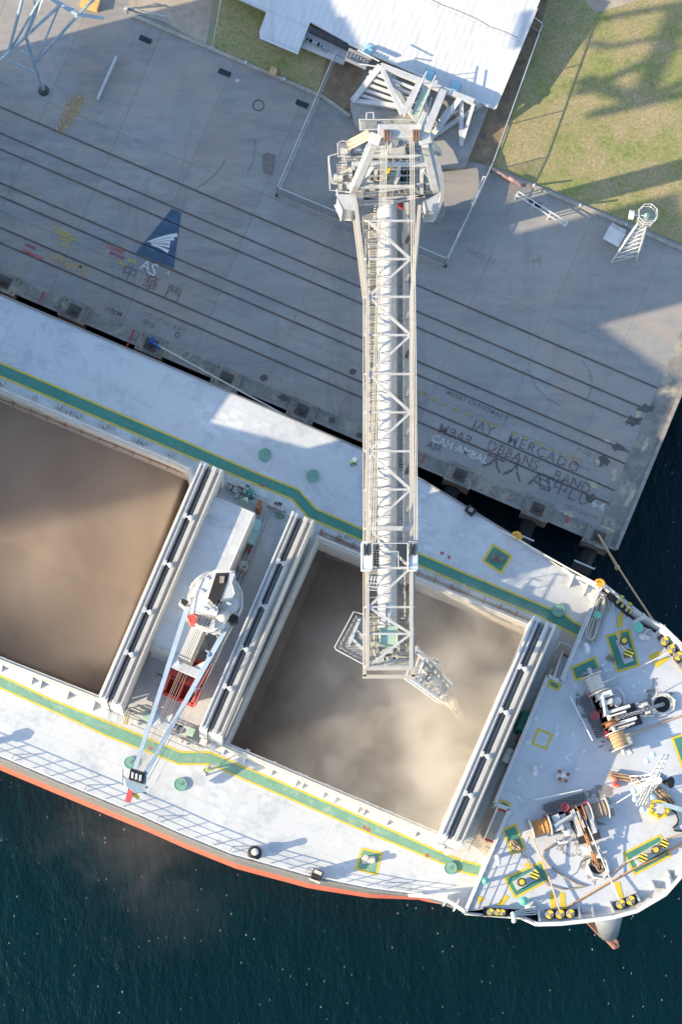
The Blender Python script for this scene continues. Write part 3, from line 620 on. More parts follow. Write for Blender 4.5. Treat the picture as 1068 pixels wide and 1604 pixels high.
for i in range(4): b.bar(P(664 + i * 12, 205 - i * 8, QZ + 1.5), P(676 + i * 14, 150 + i * 8, gz - 2), .18)
b.build('bracing', WHITE, t)
b = MB(); b.ppoly([(668, 122), (680, 127), (656, 182), (645, 177)], gz - .3, gz - .1); b.build('conveyor_belt', PGREEN, t)
b = MB(); b.ppoly([(688, 137), (700, 142), (674, 206), (664, 202)], gz - .2, gz + .3); b.build('conveyor_box', LGREY, t)
b = MB()
for a_, c_ in (((640, 176), (668, 112)), ((655, 183), (682, 118)), ((560, 78), (594, 96)), ((562, 100), (590, 104))): b.tube(P(*a_, gz + 1), P(*c_, gz + 1), .05, n=5)
for i in range(7): b.tube(P(640 + i * 4, 176 - i * 9, gz), P(640 + i * 4, 176 - i * 9, gz + 1), .04, n=4)
b.build('handrail', WHITE, t)
b = MB(); b.ppoly([(548, 78), (580, 92), (574, 106), (541, 92)], gz - 1.2, gz - 1.1); b.build('walkway', GRATE, t)
b = MB()
for i in range(6): b.bar(P(546 + i * 5, 80 + i * 2.5, gz - .2), P(541 + i * 5, 92 + i * 2.4, gz - .2), .1)
b.bar(P(546, 77, gz), P(582, 92, gz), .18); b.bar(P(540, 92, gz), P(573, 107, gz), .18); b.build('walkway_frame', GREY, t)
b = MB(); pts = [P(690 + 10 * math.cos(a_), 205 + 12 * math.sin(a_), gz - 3) for a_ in [i * .3 for i in range(5, -3, -1)]]
b.path([P(664, 206, gz - 3), P(680, 214, gz - 3), P(700, 212, gz - 3), P(710, 200, gz - 3), P(718, 182, gz - 3)], .28, 6); b.build('return_chute', CREAM, t)

# ---------------------------------------------------------------- lattice gantry, upper left
t = thing('lattice_gantry', 'blue grey lattice gantry leg standing at the upper left corner', 'gantry', P(69, 142, QZ))
K = dict(f=P(69, 142, QZ), b=P(41, 57, 13), c=P(94, 8, 15), d=P(123, 23, 15), e=P(57, 97, 9), g=P(162, 28, 14), h=P(80, -3, 15), i=P(-4, 99, 12), j=P(66, -6, 18), k=P(13, 86, 12), l=P(36, -3, 18), m=P(56, 16, 15), n=P(53, -4, 18), o=P(15, 95, 8), p=P(55, 114, 7), q=P(28, 77, 10), r=P(47, 86, 10), s=P(-40, 130, 9), u=P(210, -60, 16))
b = MB()
for a_, c_, w_ in (('f', 'b', .30), ('b', 'c', .26), ('e', 'c', .16), ('e', 'd', .24), ('h', 'd', .34), ('d', 'g', .3), ('i', 'b', .26), ('s', 'i', .3), ('k', 'l', .26), ('k', 'j', .2), ('m', 'n', .2), ('o', 'p', .14), ('q', 'r', .14), ('b', 'j', .3), ('d', 'u', .2)): b.tube(K[a_], K[c_], w_ / 2, n=8)
b.build('lattice_leg', BLUEST, t)
b = MB()
for i in range(12):
    p = K['i'].lerp(K['b'], i / 12); q_ = K['i'].lerp(K['b'], (i + 1) / 12); b.bar(p + ZX * .25, q_ + ZX * .1, .12, .03)
b.bar(K['b'], K['j'], .5, .05); b.build('stair', WHITE, t)
b = MB(); b.ppoly([(99, 6), (117, 14), (116, 19), (98, 11)], 14.8, 14.9); b.build('platform', GRATED, t)
b = MB(); b.lathe(K['f'], [(.45, 0), (.4, .15), (.2, .25)], n=10); b.build('foot', DARK, t)
# ================================================================ THE SHIP (one thing; everything bolted to it is a part)
FC = 15.6                                       # forecastle deck
ship = thing('bulk_carrier', 'large grey decked bulk carrier with red waterline and open holds moored below the quay', 'ship', P(400, 950, 0))
up_edge = [(-1500, -178), (0, 461), (400, 631), (568, 704), (660, 751), (807, 841), (893, 900), (938, 922)]
lo_edge = [(728, 1428), (660, 1404), (580, 1394), (485, 1375), (364, 1341), (280, 1307), (216, 1278), (112, 1234.5), (0, 1187), (-1500, 551)]
hold1 = [(500, 848), (828, 984), (686, 1303), (359, 1164)]
hold2 = [(-235, 516), (272, 728), (293, 738), (299, 756), (155, 1089), (-395, 872)]
hold3 = [(-900, 240), (-480, 415), (-640, 775), (-1060, 600)]
H1 = [P(x, y, 14.6) for x, y in hold1]; H2 = [P(x, y, 14.6) for x, y in hold2]; H3 = [P(x, y, 14.6) for x, y in hold3]
deck_loop = [P(x, y, DECK) for x, y in up_edge + lo_edge]
b = MB(); fl = lambda L, z: [Vector((p.x, p.y, z)) for p in L]
b.sheet([fl(deck_loop, DECK), fl(H1, DECK), fl(H2, DECK), fl(H3, DECK)]); b.build('main_deck', M_deck, ship)
# hull sides: rings deck -> waterline, with the flare forward
rim = [(945, 915), (960, 925), (991, 955), (1010, 967), (1036, 981), (1068, 1012), (1112, 1075), (1136, 1140), (1141, 1205), (1122, 1280), (1092, 1340), (1068, 1370), (1041, 1401), (997, 1427), (960, 1437), (915, 1443), (878, 1447), (840, 1448), (818, 1438), (790, 1436), (753, 1435), (727, 1431)]
def inset(pts, amt, cx=930, cy=1180):           # move pixels towards the bow centre by amt(x)
    out = []
    for x, y in pts:
        d = math.hypot(cx - x, cy - y); a_ = amt(x); out.append((x + (cx - x) / d * a_, y + (cy - y) / d * a_))
    return out
side = up_edge[:-1] + [(938, 921)]; side2 = lo_edge
full = side + rim + side2
isF = [False] * len(side) + [True] * len(rim) + [False] * len(side2)
amt_w = lambda x: 8 + (0 if x < 400 else min(110, (max(0, x - 400) / 400) ** 2.4 * 40 + max(0, x - 800) * .22))
amt_m = lambda x: amt_w(x) * .62
ring0 = [P(x, y, 16.7 if f else DECK) for (x, y), f in zip(full, isF)]
wz = lambda pts, z: [Vector((P(x, y, DECK).x, P(x, y, DECK).y, z)) for x, y in pts]
base_px = [(x, y) for x, y in full]
ringm, ringw = wz(inset(base_px, amt_m), 5.6), wz(inset(base_px, amt_w), -1.5)
ringn = wz(inset(base_px, lambda x: amt_w(x) * .25), 12.2)
def band(r0, r1): 
    n = len(r0); b = MB(); b.add(r0 + r1, [(i, i + 1, n + i + 1, n + i) for i in range(n - 1)]); return b
band(ring0, ringn).build('sheer_strake', mat('sheer_strake_paint', (.50, .50, .49), .5, var=.1, dirt=(.3, .22, .16), dirt_amt=.4), ship)
band(ringn, ringm).build('hull_topside', HULLGREY, ship); band(ringm, ringw).build('hull_bottom_paint', HULLRED, ship)
b = MB(); b.path([P(x, y, DECK + .05) for x, y in lo_edge], .07, 5); b.path([P(x, y, DECK + .05) for x, y in up_edge[:-1]], .07, 5); b.build('gunwale_bar', HULLGREY, ship)
# forecastle
fdeck = inset(rim, lambda x: 14); fdeck[0] = (938, 922); fdeck[-1] = (728, 1428)
front = [(938, 922), (877, 1068), (857, 1059), (774, 1259), (797, 1268), (728, 1428)]
b = MB(); b.sheet([[P(x, y, FC) for x, y in fdeck + front[-2:0:-1]]]); b.build('forecastle_deck', M_fdeck, ship)
a0, a1 = P(938, 922, FC), P(728, 1428, FC)
b = MB(); fw = [P(x, y, FC) for x, y in front]
for p, q_ in zip(fw, fw[1:]): b.add([p, q_, Vector((q_.x, q_.y, DECK)), Vector((p.x, p.y, DECK))], [(0, 1, 2, 3)])
b.build('forecastle_front_wall', LGREY, ship)
b = MB()
for p, q_ in zip(fw, fw[1:]): b.bar(p + ZX * .1, q_ + ZX * .1, .26, .2)
b.build('forecastle_coaming', WHITE, ship)
nr = len(rim); top = [P(x, y, 16.7) for x, y in rim]; bot = [P(x, y, FC) for x, y in fdeck]
b = MB(); lo_i = 4
b.add(top[lo_i:18] + bot[lo_i:18], [(i, i + 1, 14 + i + 1, 14 + i) for i in range(13)]); b.build('bulwark', LGREY, ship)
b = MB()
for i in range(lo_i, 17): b.bar(top[i], top[i + 1], .30, .10)
b.bar(top[17], P(818, 1438, 16.0), .3, .1); b.bar(P(818, 1438, 16.0), P(727, 1431, 15.75), .2, .1); b.bar(top[4], P(1010, 967, 16.0), .25, .1); b.bar(P(1010, 967, 16.0), P(945, 915, 15.75), .2, .1)
b.build('bulwark_cap', WHITE, ship)
for x, y in [(844, 1437), (907, 1431), (928, 1429), (958, 1423), (998, 1405), (1024, 1390), (1049, 1374), (1036, 984), (1055, 1004)]:
    r_ = min(range(4, 17), key=lambda i: (Vector(rim[i]) - Vector((x, y))).length); c = Vector((930, 1180)) - Vector((x, y)); c.normalize()
    if y > 1300: c = Vector((-.12 if x < 950 else -.45, -1)).normalized()
    else: c = Vector((-.75, .66))
    p0 = P(x - c.x * 7, y - c.y * 7, 16.6); p1 = P(x + c.x * 12, y + c.y * 12, FC); p2 = P(x - c.x * 2, y - c.y * 2, FC); n = Vector((-(p1 - p0).y, (p1 - p0).x, 0)).normalized() * .05
    b = MB(); b.add([p0 - n, p1 - n, p2 - n, p0 + n, p1 + n, p2 + n], [(0, 1, 2), (5, 4, 3), (0, 3, 4, 1), (1, 4, 5, 2), (2, 5, 3, 0)]); b.bar(p0, p1, .16, .04); b.build('bulwark_bracket', WHITE, ship)
# curved wing bulwarks where main deck meets forecastle
b = MB(); b.path([P(640, 1402, DECK + .2), P(672, 1404, 13.9), P(700, 1410, 15), P(715, 1419, 15.6), P(728, 1428, 15.8)], .14, 6); b.path([P(880, 890, DECK + .2), P(900, 903, 13.8), P(918, 909, 14.8), P(938, 922, 15.8)], .14, 6)
b.flat([(904, 908), (925, 921), (936, 924), (926, 944), (915, 926)], 13.9); b.build('wing_bulwark', WHITE, ship)
for x, y in ((697, 1411), (713, 1419), (893, 912), (915, 925)):
    b = MB(); b.box(P(x, y, DECK), .08, .9, 1.1, UX); b.build('wing_bracket', WHITE, ship)
# bulbous anchor bolster and anchor
b = MB(); c = P(940, 1436, 10); b.tube(P(950, 1418, 12.5), P(953, 1462, 9.2), 1.35, .75, n=16); b.build('anchor_bolster', mat('bolster_paint', (.20, .22, .24), .45, var=.2), ship, smooth=True)
anc = MB(); p0, p1 = P(930, 1450, 9), P(953, 1478, 7.5); anc.bar(P(918, 1440, 9.6), P(943, 1466, 8.4), .38, .3)
anc.prism([P(x, y, 8) for x, y in [(930, 1454), (938, 1462), (950, 1467), (963, 1470), (969, 1474), (966, 1483), (961, 1486), (955, 1480), (944, 1468)]], 7.6, 8.1)
anc.bar(P(957, 1470, 8.2), P(964, 1484, 8.0), .5, .6); anc.bar(P(932, 1453, 8.4), P(961, 1484, 8.2), .22, .5); anc.build('anchor', COPPER, ship)

# walkways and painted lines
upl = [(-1500, -69), (0, 568), (300, 696), (400, 740), (468, 767), (495, 797), (568, 829), (653, 865.5), (740, 903), (760, 911), (864, 955), (884, 962), (898, 974), (911, 980)]
upb = [(-1500, -48), (0, 589), (300, 716.5), (349, 737), (457, 782), (483, 811), (568, 847), (653, 884), (740, 923), (760, 931), (838, 963), (904, 996)]
dnl = [(-1500, 430), (0, 1058), (84, 1097), (194, 1141), (260, 1168), (284, 1178), (329, 1178), (380, 1200), (460, 1234), (580, 1286), (697, 1338), (734, 1351), (753, 1355)]
dnb = [(-1500, 449), (0, 1077), (84, 1114), (166, 1152), (281, 1197), (328, 1197), (460, 1254), (580, 1306), (697, 1354), (720, 1365), (748, 1372)]
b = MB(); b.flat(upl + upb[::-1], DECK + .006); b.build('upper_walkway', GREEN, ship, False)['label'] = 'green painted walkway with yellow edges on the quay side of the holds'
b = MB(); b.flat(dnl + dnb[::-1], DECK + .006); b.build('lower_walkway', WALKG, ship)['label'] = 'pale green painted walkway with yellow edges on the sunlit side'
for L_ in (upl, upb, dnl, dnb):
    b = MB(); b.line(L_, DECK + .012, .14); b.build('walkway_line', YELLOW, ship)
for x, y in ((411, 760), (236, 1172), (577, 1300), (571, 1296), (669, 1340), (703, 873), (692, 866)):
    b = MB(); blob(b, x, y, 3.2, 3.2, DECK + .018, 8, seed=int(x)); b.build('faded_red_mark', worn('deck_red', (.5, .12, .10), .45), ship)
def pad(px, z, fill=True, mm=None):
    b = MB(); b.flat(px, z + .006)
    if fill: b.build('painted_pad', mm or GREEN, ship)
    b = MB(); b.line(px, z + .012, .17, True); b.build('pad_border', YELLOW, ship)
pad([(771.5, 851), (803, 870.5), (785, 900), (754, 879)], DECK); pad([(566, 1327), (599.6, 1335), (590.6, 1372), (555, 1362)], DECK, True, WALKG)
for px in ([(947, 995), (985.6, 984), (1002, 1043), (965, 1054)], [(892, 1045), (931.6, 1027.6), (941.7, 1050.7), (900, 1068)], [(861, 1062), (880, 1073), (874, 1083), (856, 1075)], [(785, 1299), (808, 1289), (823.6, 1330), (800, 1340)], [(787, 1375), (849, 1348), (862, 1379), (806, 1408)], [(974, 1336), (1034, 1306), (1052, 1341), (993, 1372)], [(783, 1251), (800, 1258), (796, 1270), (779, 1266)], [(1050, 1155), (1110, 1136), (1135, 1196), (1072, 1218)]): pad(px, FC)
pad([(841.6, 1140), (866.4, 1150), (855.4, 1175), (831, 1165)], FC, False)
for px in ([(860, 1398), (869, 1398), (870, 1424), (863, 1424)], [(875, 1398), (884, 1398), (886, 1424), (878, 1424)], [(961, 1382), (970, 1380), (976, 1405), (969, 1408)], [(748, 1403), (760, 1407), (749, 1417)], [(790, 1401), (798, 1405), (787, 1418), (777, 1419)], [(950, 944), (953, 944), (954.5, 957), (949.6, 957)], [(969, 958.5), (975, 959), (974.6, 983.6), (965, 982)], [(962, 990), (973, 986), (972, 1002), (966, 1000)], [(1014, 1027.6), (1031, 1019), (1037, 1022), (1019, 1036)], [(1021, 1039), (1044, 1028), (1049, 1032), (1028, 1046)], [(818, 1356), (827, 1350), (830, 1358)]):
    b = MB(); b.flat(px, FC + .02); b.build('yellow_mark', YELLOW, ship)
for i, (x, y) in enumerate([(851, 1078), (901, 1074), (873, 1139), (888, 1137), (897, 1150), (839, 1124), (827, 1163), (846, 1200), (886, 1186), (893, 1182), (889, 1191), (1000, 1068), (1008, 1052), (948, 1036), (943, 1042), (953, 1050), (947, 1050), (991, 1075), (915, 1176), (985, 1178), (872, 1150), (797, 1274), (813, 1251), (812, 1220), (905, 1205)]):
    if x < 862 - .417 * (y - 1059): continue
    b = MB(); rr = random.Random(i); b.box(P(x, y, FC + .002), rr.uniform(.22, .5), rr.uniform(.18, .28), .03 + i * .001, Vector((math.cos(i * 2.1), math.sin(i * 2.1), 0))); b.build('deck_plate', mat('pale_deck_plate', (.58, .62, .63), .5), ship)
# round hatches
for x, y, r_, zz, mm in ((415, 713, 10, DECK, GREEN), (490, 746, 10, DECK, GREEN), (204, 1195, 9.5, DECK, WALKG), (283, 1229, 10.5, DECK, WALKG), (874, 957, 10.5, DECK, GREEN), (705, 1360, 10, DECK, WALKG), (440, 806, 7.5, DECK, GREEN)):
    b = MB(); R_ = m2(r_); b.lathe(P(x, y, zz), [(R_, .0), (R_, .18), (R_ * .97, .2), (R_ * .9, .2), (R_ * .88, .17), (.02, .17)], n=28); o = b.build('round_hatch', mat('hatch_green', (.16, .33, .26), .6, var=.15, dirt=(.3, .38, .33), dirt_amt=.4), ship)
    b = MB(); b.box(P(x, y, zz + .17), .24, .05, .05); b.box(P(x + 3, y - 3, zz + .17), .12, .12, .05); b.build('hatch_handle', GREY, o)

# hatch coamings
def coaming(H, name, t_=.42):
    n = len(H); cen = sum(H, Vector()) / n
    outp = []
    for i in range(n):
        d0 = (H[i] - H[i - 1]).normalized(); d1 = (H[(i + 1) % n] - H[i]).normalized(); n0 = Vector((-d0.y, d0.x, 0)); n1 = Vector((-d1.y, d1.x, 0)); m_ = (n0 + n1).normalized()
        if m_.dot(H[i] - cen) < 0: m_ = -m_
        outp.append(H[i] + m_ * (t_ / max(.5, abs(m_.dot(n0)))))
    b = MB()
    for zi, zo in ((14.6, 14.6),):
        b.add(fl(H, 14.6) + fl(outp, 14.6), [(i, (i + 1) % n, n + (i + 1) % n, n + i) if True else 0 for i in range(n)])
    b.add(fl(outp, 14.6) + fl(outp, DECK), [(i, (i + 1) % n, n + (i + 1) % n, n + i) for i in range(n)])
    b.add(fl(H, 14.6) + fl(H, 11.5), [(n + i, n + (i + 1) % n, (i + 1) % n, i) for i in range(n)])
    o = b.build(name, CREAM, ship)
    b = MB(); rest = [p + (q_ - p) * .55 for p, q_ in zip(fl(H, 14.66), fl(outp, 14.66))]; b.path(rest + [rest[0]], .06, 4); b.build('sealing_bar', LGREY, o)
    return o
coaming(H1, 'hatch_coaming'); coaming(H2, 'hatch_coaming'); coaming(H3, 'hatch_coaming')
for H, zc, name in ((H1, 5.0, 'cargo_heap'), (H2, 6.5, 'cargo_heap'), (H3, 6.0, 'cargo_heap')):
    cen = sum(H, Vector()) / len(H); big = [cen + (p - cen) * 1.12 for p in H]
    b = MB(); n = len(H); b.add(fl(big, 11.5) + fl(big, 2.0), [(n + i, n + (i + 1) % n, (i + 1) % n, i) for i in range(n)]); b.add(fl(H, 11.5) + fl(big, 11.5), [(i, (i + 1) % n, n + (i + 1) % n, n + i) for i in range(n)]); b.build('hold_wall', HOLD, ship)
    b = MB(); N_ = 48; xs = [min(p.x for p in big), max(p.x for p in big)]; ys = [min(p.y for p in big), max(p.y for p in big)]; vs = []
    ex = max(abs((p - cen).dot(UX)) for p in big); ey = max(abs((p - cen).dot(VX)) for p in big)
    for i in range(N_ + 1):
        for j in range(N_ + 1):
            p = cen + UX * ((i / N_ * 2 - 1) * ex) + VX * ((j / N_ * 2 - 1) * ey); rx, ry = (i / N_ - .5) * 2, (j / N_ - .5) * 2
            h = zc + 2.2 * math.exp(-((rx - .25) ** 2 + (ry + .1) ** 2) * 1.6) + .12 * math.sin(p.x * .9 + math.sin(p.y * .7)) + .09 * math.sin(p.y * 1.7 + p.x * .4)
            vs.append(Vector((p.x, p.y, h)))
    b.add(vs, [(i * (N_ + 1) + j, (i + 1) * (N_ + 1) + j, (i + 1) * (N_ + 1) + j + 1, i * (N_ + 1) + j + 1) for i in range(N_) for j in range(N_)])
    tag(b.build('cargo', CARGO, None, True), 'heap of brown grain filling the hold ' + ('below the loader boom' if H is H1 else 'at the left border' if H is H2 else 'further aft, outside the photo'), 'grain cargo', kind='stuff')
# coaming stays (white triangular brackets, sunlit side) and on the quay side
for x, y in [(4, 1046), (51, 1066), (65, 1072), (107, 1089), (147, 1107), (163, 1114), (335, 1168), (351, 1176), (384, 1189), (426, 1208), (464, 1225), (474, 1229), (507, 1243), (525, 1251), (561, 1266), (570, 1270), (607, 1286), (651, 1304), (683, 1318), (696, 1323)]:
    c = P(x, y, DECK); b = MB(); n = UX * .05; p0 = c + VX * .45 + ZX * 1.5; p1 = c - VX * .35; p2 = c + VX * .45
    b.add([p0 - n, p1 - n, p2 - n, p0 + n, p1 + n, p2 + n], [(0, 1, 2), (5, 4, 3), (0, 3, 4, 1), (1, 4, 5, 2), (2, 5, 3, 0)]); b.obox(p0, UX, VX, ZX, .3, .3, .06); b.build('coaming_stay', WHITE, ship)
for x, y in [(5, 600), (55, 623), (94, 638), (108, 646), (124, 651), (165, 668), (213, 690), (226, 694), (268, 712), (536, 840), (672, 900), (711, 918), (722, 921), (800, 954)]:
    c = P(x, y, DECK); b = MB(); b.box(c, .32, .28, .45); b.box(c + UX * .1, .12, .5, .6); b.build('cleat', LGREY, ship)
for seg, nm in (([(-60, 600), (290, 742)], 'brown'), ([(500, 838), (832, 978)], 'brown')):
    for k_, (o_, r_) in enumerate(((0, .05), (.22, .045), (.42, .07))):
        p, q_ = P(*seg[0], DECK + .4), P(*seg[1], DECK + .4); n_ = 26; rr = random.Random(k_)
        b = MB(); b.path([p.lerp(q_, i / n_) + VX * (o_ + .02 * rr.uniform(-1, 1)) for i in range(n_ + 1)], r_, 5)
        for i in range(0, n_, 2):
            if k_ == 0: b.box(p.lerp(q_, i / n_) + VX * .2 - ZX * .4, .08, .6, .5)
        b.build('hydraulic_pipe', RUST if k_ < 2 else LGREY, ship)
b = MB(); p, q_ = P(-20, 1032, DECK), P(150, 1101, DECK)
for i in range(14):
    c = P(140 + 0 * i, 0, 0)
    for (xa, ya), (xb, yb) in (((0, 1038), (150, 1100)), ((365, 1180), (690, 1318))):
        t_ = (i + .5) / 14; c = P(xa + (xb - xa) * t_, ya + (yb - ya) * t_, DECK); b.box(c + UX * random.uniform(-.3, .3), random.uniform(.15, .5), .14, random.uniform(.2, .5))
b.build('coaming_fittings', mat('rusty_white', (.50, .42, .35), .7, var=.3, scale=5, dirt=(.25, .12, .06), dirt_amt=.8, dscale=3), ship)

# ---- folded hatch covers
CT = 19.8
def hatch_cover(a, c, label, z0=14.7, fr=(.22, .42, .62, .8)):
    p = P(*a, CT); q_ = P(*c, CT); L = (q_ - p).dot(-VX)
    def ext(prof, name, mt, parent, l0=0, l1=None):     # prof: list of (u, z), extruded along -VX
        l1 = L if l1 is None else l1; n = len(prof); b = MB()
        A_ = [Vector((p.x, p.y, 0)) + UX * u - VX * l0 + ZX * z for u, z in prof]; B_ = [v - VX * (l1 - l0) for v in A_]
        tr = geometry.tessellate_polygon([[Vector((u, z, 0)) for u, z in prof]])
        fs = [(i, (i + 1) % n, n + (i + 1) % n, n + i) for i in range(n)] + [t for t in tr] + [tuple(i + n for i in t) for t in tr]
        b.add(A_ + B_, fs); return b.build(name, mt, parent)
    base = ext([(.1, 14.3), (1.7, 14.3), (1.7, z0), (.1, z0)], 'hatch_cover', GREY, ship); base['label'] = label
    ext([(.02, z0), (.52, z0), (.52, 19.45), (.40, 19.45), (.40, CT), (.34, CT), (.34, 19.5), (.12, 19.5), (.12, CT), (0, CT)], 'cover_panel', WHITE, base)
    ext([(.56, z0), (.62, z0), (.62, 19.3), (.56, 19.3)], 'rubber_seal', mat('seal_grey', (.10, .10, .11), .7), base)
    ext([(.63, z0), (.97, z0), (.97, 18.7), (.80, 18.7), (.80, 19.1), (.74, 19.1), (.74, 18.7), (.63, 18.7)], 'folding_arm', LGREY, base)
    ext([(.98, z0), (1.6, z0), (1.62, 17.6), (1.78, 17.8), (1.78, 19.5), (1.66, CT), (1.56, CT), (1.56, 19.45), (1.34, 19.45), (1.34, CT - .05), (1.24, CT - .05), (.98, CT - .02)], 'cover_panel', CREAM, base)
    ext([(1.255, CT - .045), (1.30, CT - .045), (1.30, CT - .01), (1.255, CT - .01)], 'cover_edge', GREY, base)
    for f in fr:
        c_ = Vector((p.x, p.y, CT)) - VX * (L * f); b = MB(); b.tube(c_ + UX * .45 + ZX * .02, c_ + UX * 1.0 + ZX * .02, .09, n=8); b.obox(c_ + UX * .5 + ZX * .05, UX, VX, ZX, .2, .4, .1); b.lathe(c_ + UX * .95 - ZX * .05, [(.2, 0), (.2, .2), (.1, .24)], n=8); b.build('hinge', LGREY, base)
    for s in (0, L - .18):
        c_ = Vector((p.x, p.y, 0)) - VX * (s + .09); b = MB(); b.obox(c_ + UX * .27 + ZX * 17.1, UX, VX, ZX, .62, .34, 5.1); b.obox(c_ + UX * 1.35 + ZX * 17.1, UX, VX, ZX, .84, .3, 5.06); b.build('end_plate', WHITE, base)
    for s in (0.0, L):                                   # wheels and lugs at the foot of each end
        c_ = Vector((p.x, p.y, 0)) - VX * (s + (.35 if s else -.3)); b = MB(); b.obox(c_ + UX * .4 + ZX * 14.9, UX, VX, ZX, .5, .4, .7); b.tube(c_ + UX * 1.0 + ZX * 14.9, c_ + UX * 1.35 + ZX * 14.9, .3, n=12); b.build('cover_wheel', WHITE, base)
    return base
hatch_cover((315, 722), (155, 1091), 'folded hatch cover standing at the right end of the left hold')
hatch_cover((458, 801), (313, 1138), 'folded hatch cover standing at the left end of the hold under the boom')
hatch_cover((836, 965), (690, 1307), 'folded hatch cover standing nearest the forecastle')
hatch_cover((-255, 480), (-412, 848), 'folded hatch cover outside the left border'); hatch_cover((-462, 372), (-622, 752), 'folded hatch cover further aft, outside the photo')

# ---- mast house and deck between the covers
RZ = 18.6
b = MB(); b.ppoly([(334, 776), (400.5, 803), (299, 1036), (232, 1008)], DECK, RZ); mh = b.build('mast_house', M_deck, ship)
b = MB(); b.path([P(x, y, RZ + .03) for x, y in [(336, 778), (398, 804), (298, 1034), (234, 1007), (336, 778)]], .05, 4); b.build('roof_edge', LGREY, mh)
b = MB()
for k_, (x0, y0, x1, y1) in enumerate([(411, 806, 367, 912), (417, 808, 300, 1085), (423, 811, 306, 1087), (405, 790, 372, 776), (425, 797, 470, 815), (340, 748, 425, 784), (338, 753, 424, 789)]): b.tube(P(x0, y0, DECK + .35), P(x1, y1, DECK + .35), .06, n=5)
b.build('deck_pipes', LGREY, ship)
b = MB(); b.ppoly([(398, 812), (410, 817), (397, 853), (384, 847)], DECK, 14.6); o = b.build('locker', TEAL, ship); b = MB(); b.ppoly([(398.5, 811.5), (410.5, 816.5), (404.5, 833), (392, 828)], 14.6, 14.66); b.ppoly([(391.5, 829), (404, 834), (397, 853.5), (384, 847.5)], 14.6, 14.66); b.build('locker_lid', TEAL, o)
b = MB(); b.ppoly([(425, 782), (448, 792), (442, 800), (419, 790)], DECK, 14.0); b.build('valve_box', LGREY, ship)
b = MB(); b.ppoly([(431, 786), (434, 787), (433, 790), (430, 789)], 14, 14.2); b.ppoly([(436, 786), (442, 788), (441, 791), (435, 789)], 14, 14.25); b.build('valve_handles', DARK, ship)
b = MB(); b.lathe(P(393, 776, DECK), [(.35, 0), (.3, .7), (.34, .8), (.1, .95)], n=14); b.build('round_vent', GREEN, ship)
b = MB(); b.lathe(P(388, 779, DECK + .9), [(.03, 0), (.42, .65)], axis=Vector((-.3, -.5, .3)), n=10); b.build('horn_vent', PGREEN, ship)
b = MB()
for x, y, w_, d_, h_ in [(366, 758, .9, .5, .9), (370, 768, .4, .6, .7), (379, 764, .5, .3, 1.0), (360, 765, .3, .3, .6), (389, 770, .5, .25, .6), (372, 775, .3, .7, .5), (383, 757, 1.0, .2, .5)]: b.box(P(x, y, DECK), w_, d_, h_)
for i in range(7): b.tube(P(352 + i * 7, 752 + i * 3, DECK + .6), P(356 + i * 7, 760 + i * 3, DECK + .9), .06, n=5)
b.build('hydraulic_unit', LGREY, ship)
b = MB(); b.box(P(405, 800, DECK), .35, .6, 2.2); b.build('rusty_bracket', RUST, ship)
for x, y, r_ in ((380, 888, .45), (384, 893, .3), (374, 884, .25), (317, 1012, .5)): b = MB(); b.lathe(P(x, y, DECK), [(r_, 0), (r_, .5), (r_ * .6, .8)], n=10); b.build('valve', LGREY, ship)
b = MB(); b.lathe(P(371, 886, DECK + .8), [(.16, 0), (.16, .06)], n=10); b.lathe(P(391, 864, DECK), [(.14, 0), (.14, .6)], n=8); b.build('red_valve', RED, ship)
# lower end of the crane bay
for x, y, s_ in ((230, 1124, .62), (299, 1148, .62)):
    b = MB(); b.box(P(x, y, DECK), s_, s_, .9); b.build('green_box', PGREEN, ship, bevel=.03)
b = MB()
for a_, c_ in (((188, 1112), (330, 1172)), ((176, 1112), (320, 1172)), ((200, 1112), (216, 1120)), ((205, 1134), (330, 1186))): b.tube(P(*a_, DECK + .8), P(*c_, DECK + .8), .045, n=5); b.tube(P(*a_, DECK + .4), P(*c_, DECK + .4), .03, n=5)
for i in range(9): b.tube(P(188 + i * 17.7, 1112 + i * 7.5, DECK), P(188 + i * 17.7, 1112 + i * 7.5, DECK + .8), .04, n=5)
b.build('hand_rail', GREY, ship)
b = MB(); b.tube(P(201, 1113, DECK), P(194, 1135, DECK + 1), .05, n=5); b.tube(P(205, 1114, DECK), P(198, 1136, DECK + 1), .05, n=5); b.build('yellow_handrail', YELLOW, ship)
for x, y in ((216, 1132), (270, 1148), (284, 1160), (292, 1163), (310, 1166), (250, 1140)): b = MB(); b.lathe(P(x, y, DECK), [(.2, 0), (.2, .3), (.12, .4)], n=8); b.build('sounding_cap', CREAM, ship)

# ---- deck crane
cr0 = P(337, 943, 21.5); b = MB(); b.lathe(Vector((cr0.x, cr0.y, RZ)), [(1.35, 0), (1.35, 2.4), (1.75, 3.2), (1.75, 3.6)], n=28); crane = b.build('deck_crane', WHITE, ship, False); crane['label'] = 'white pedestal crane with long twin beam jib lying over the sunlit deck'
b = MB(); b.lathe(cr0 - ZX * .1, [(2.05, 0), (2.05, .08)], n=32); b.build('slewing_platform', LGREY, crane)
b = MB()
for hh in (.55, 1.1): b.path([cr0 + Vector((2.0 * math.cos(R(a_)), 2.0 * math.sin(R(a_)), hh)) for a_ in range(-75, 165, 10)], .035, 5)
for a_ in range(-75, 165, 20): pp = cr0 + Vector((2.0 * math.cos(R(a_)), 2.0 * math.sin(R(a_)), 0)); b.tube(pp, pp + ZX * 1.1, .03, n=5)
b.build('guard_rail', WHITE, crane)
zq = lambda x, y: (260 + x / 7.63, 880 + y / 7.63)
def cz(px, z0, z1, name, mt, bev=0):
    b = MB(); b.ppoly([zq(x, y) for x, y in px], z0, z1); return b.build(name, mt, crane, bevel=bev)
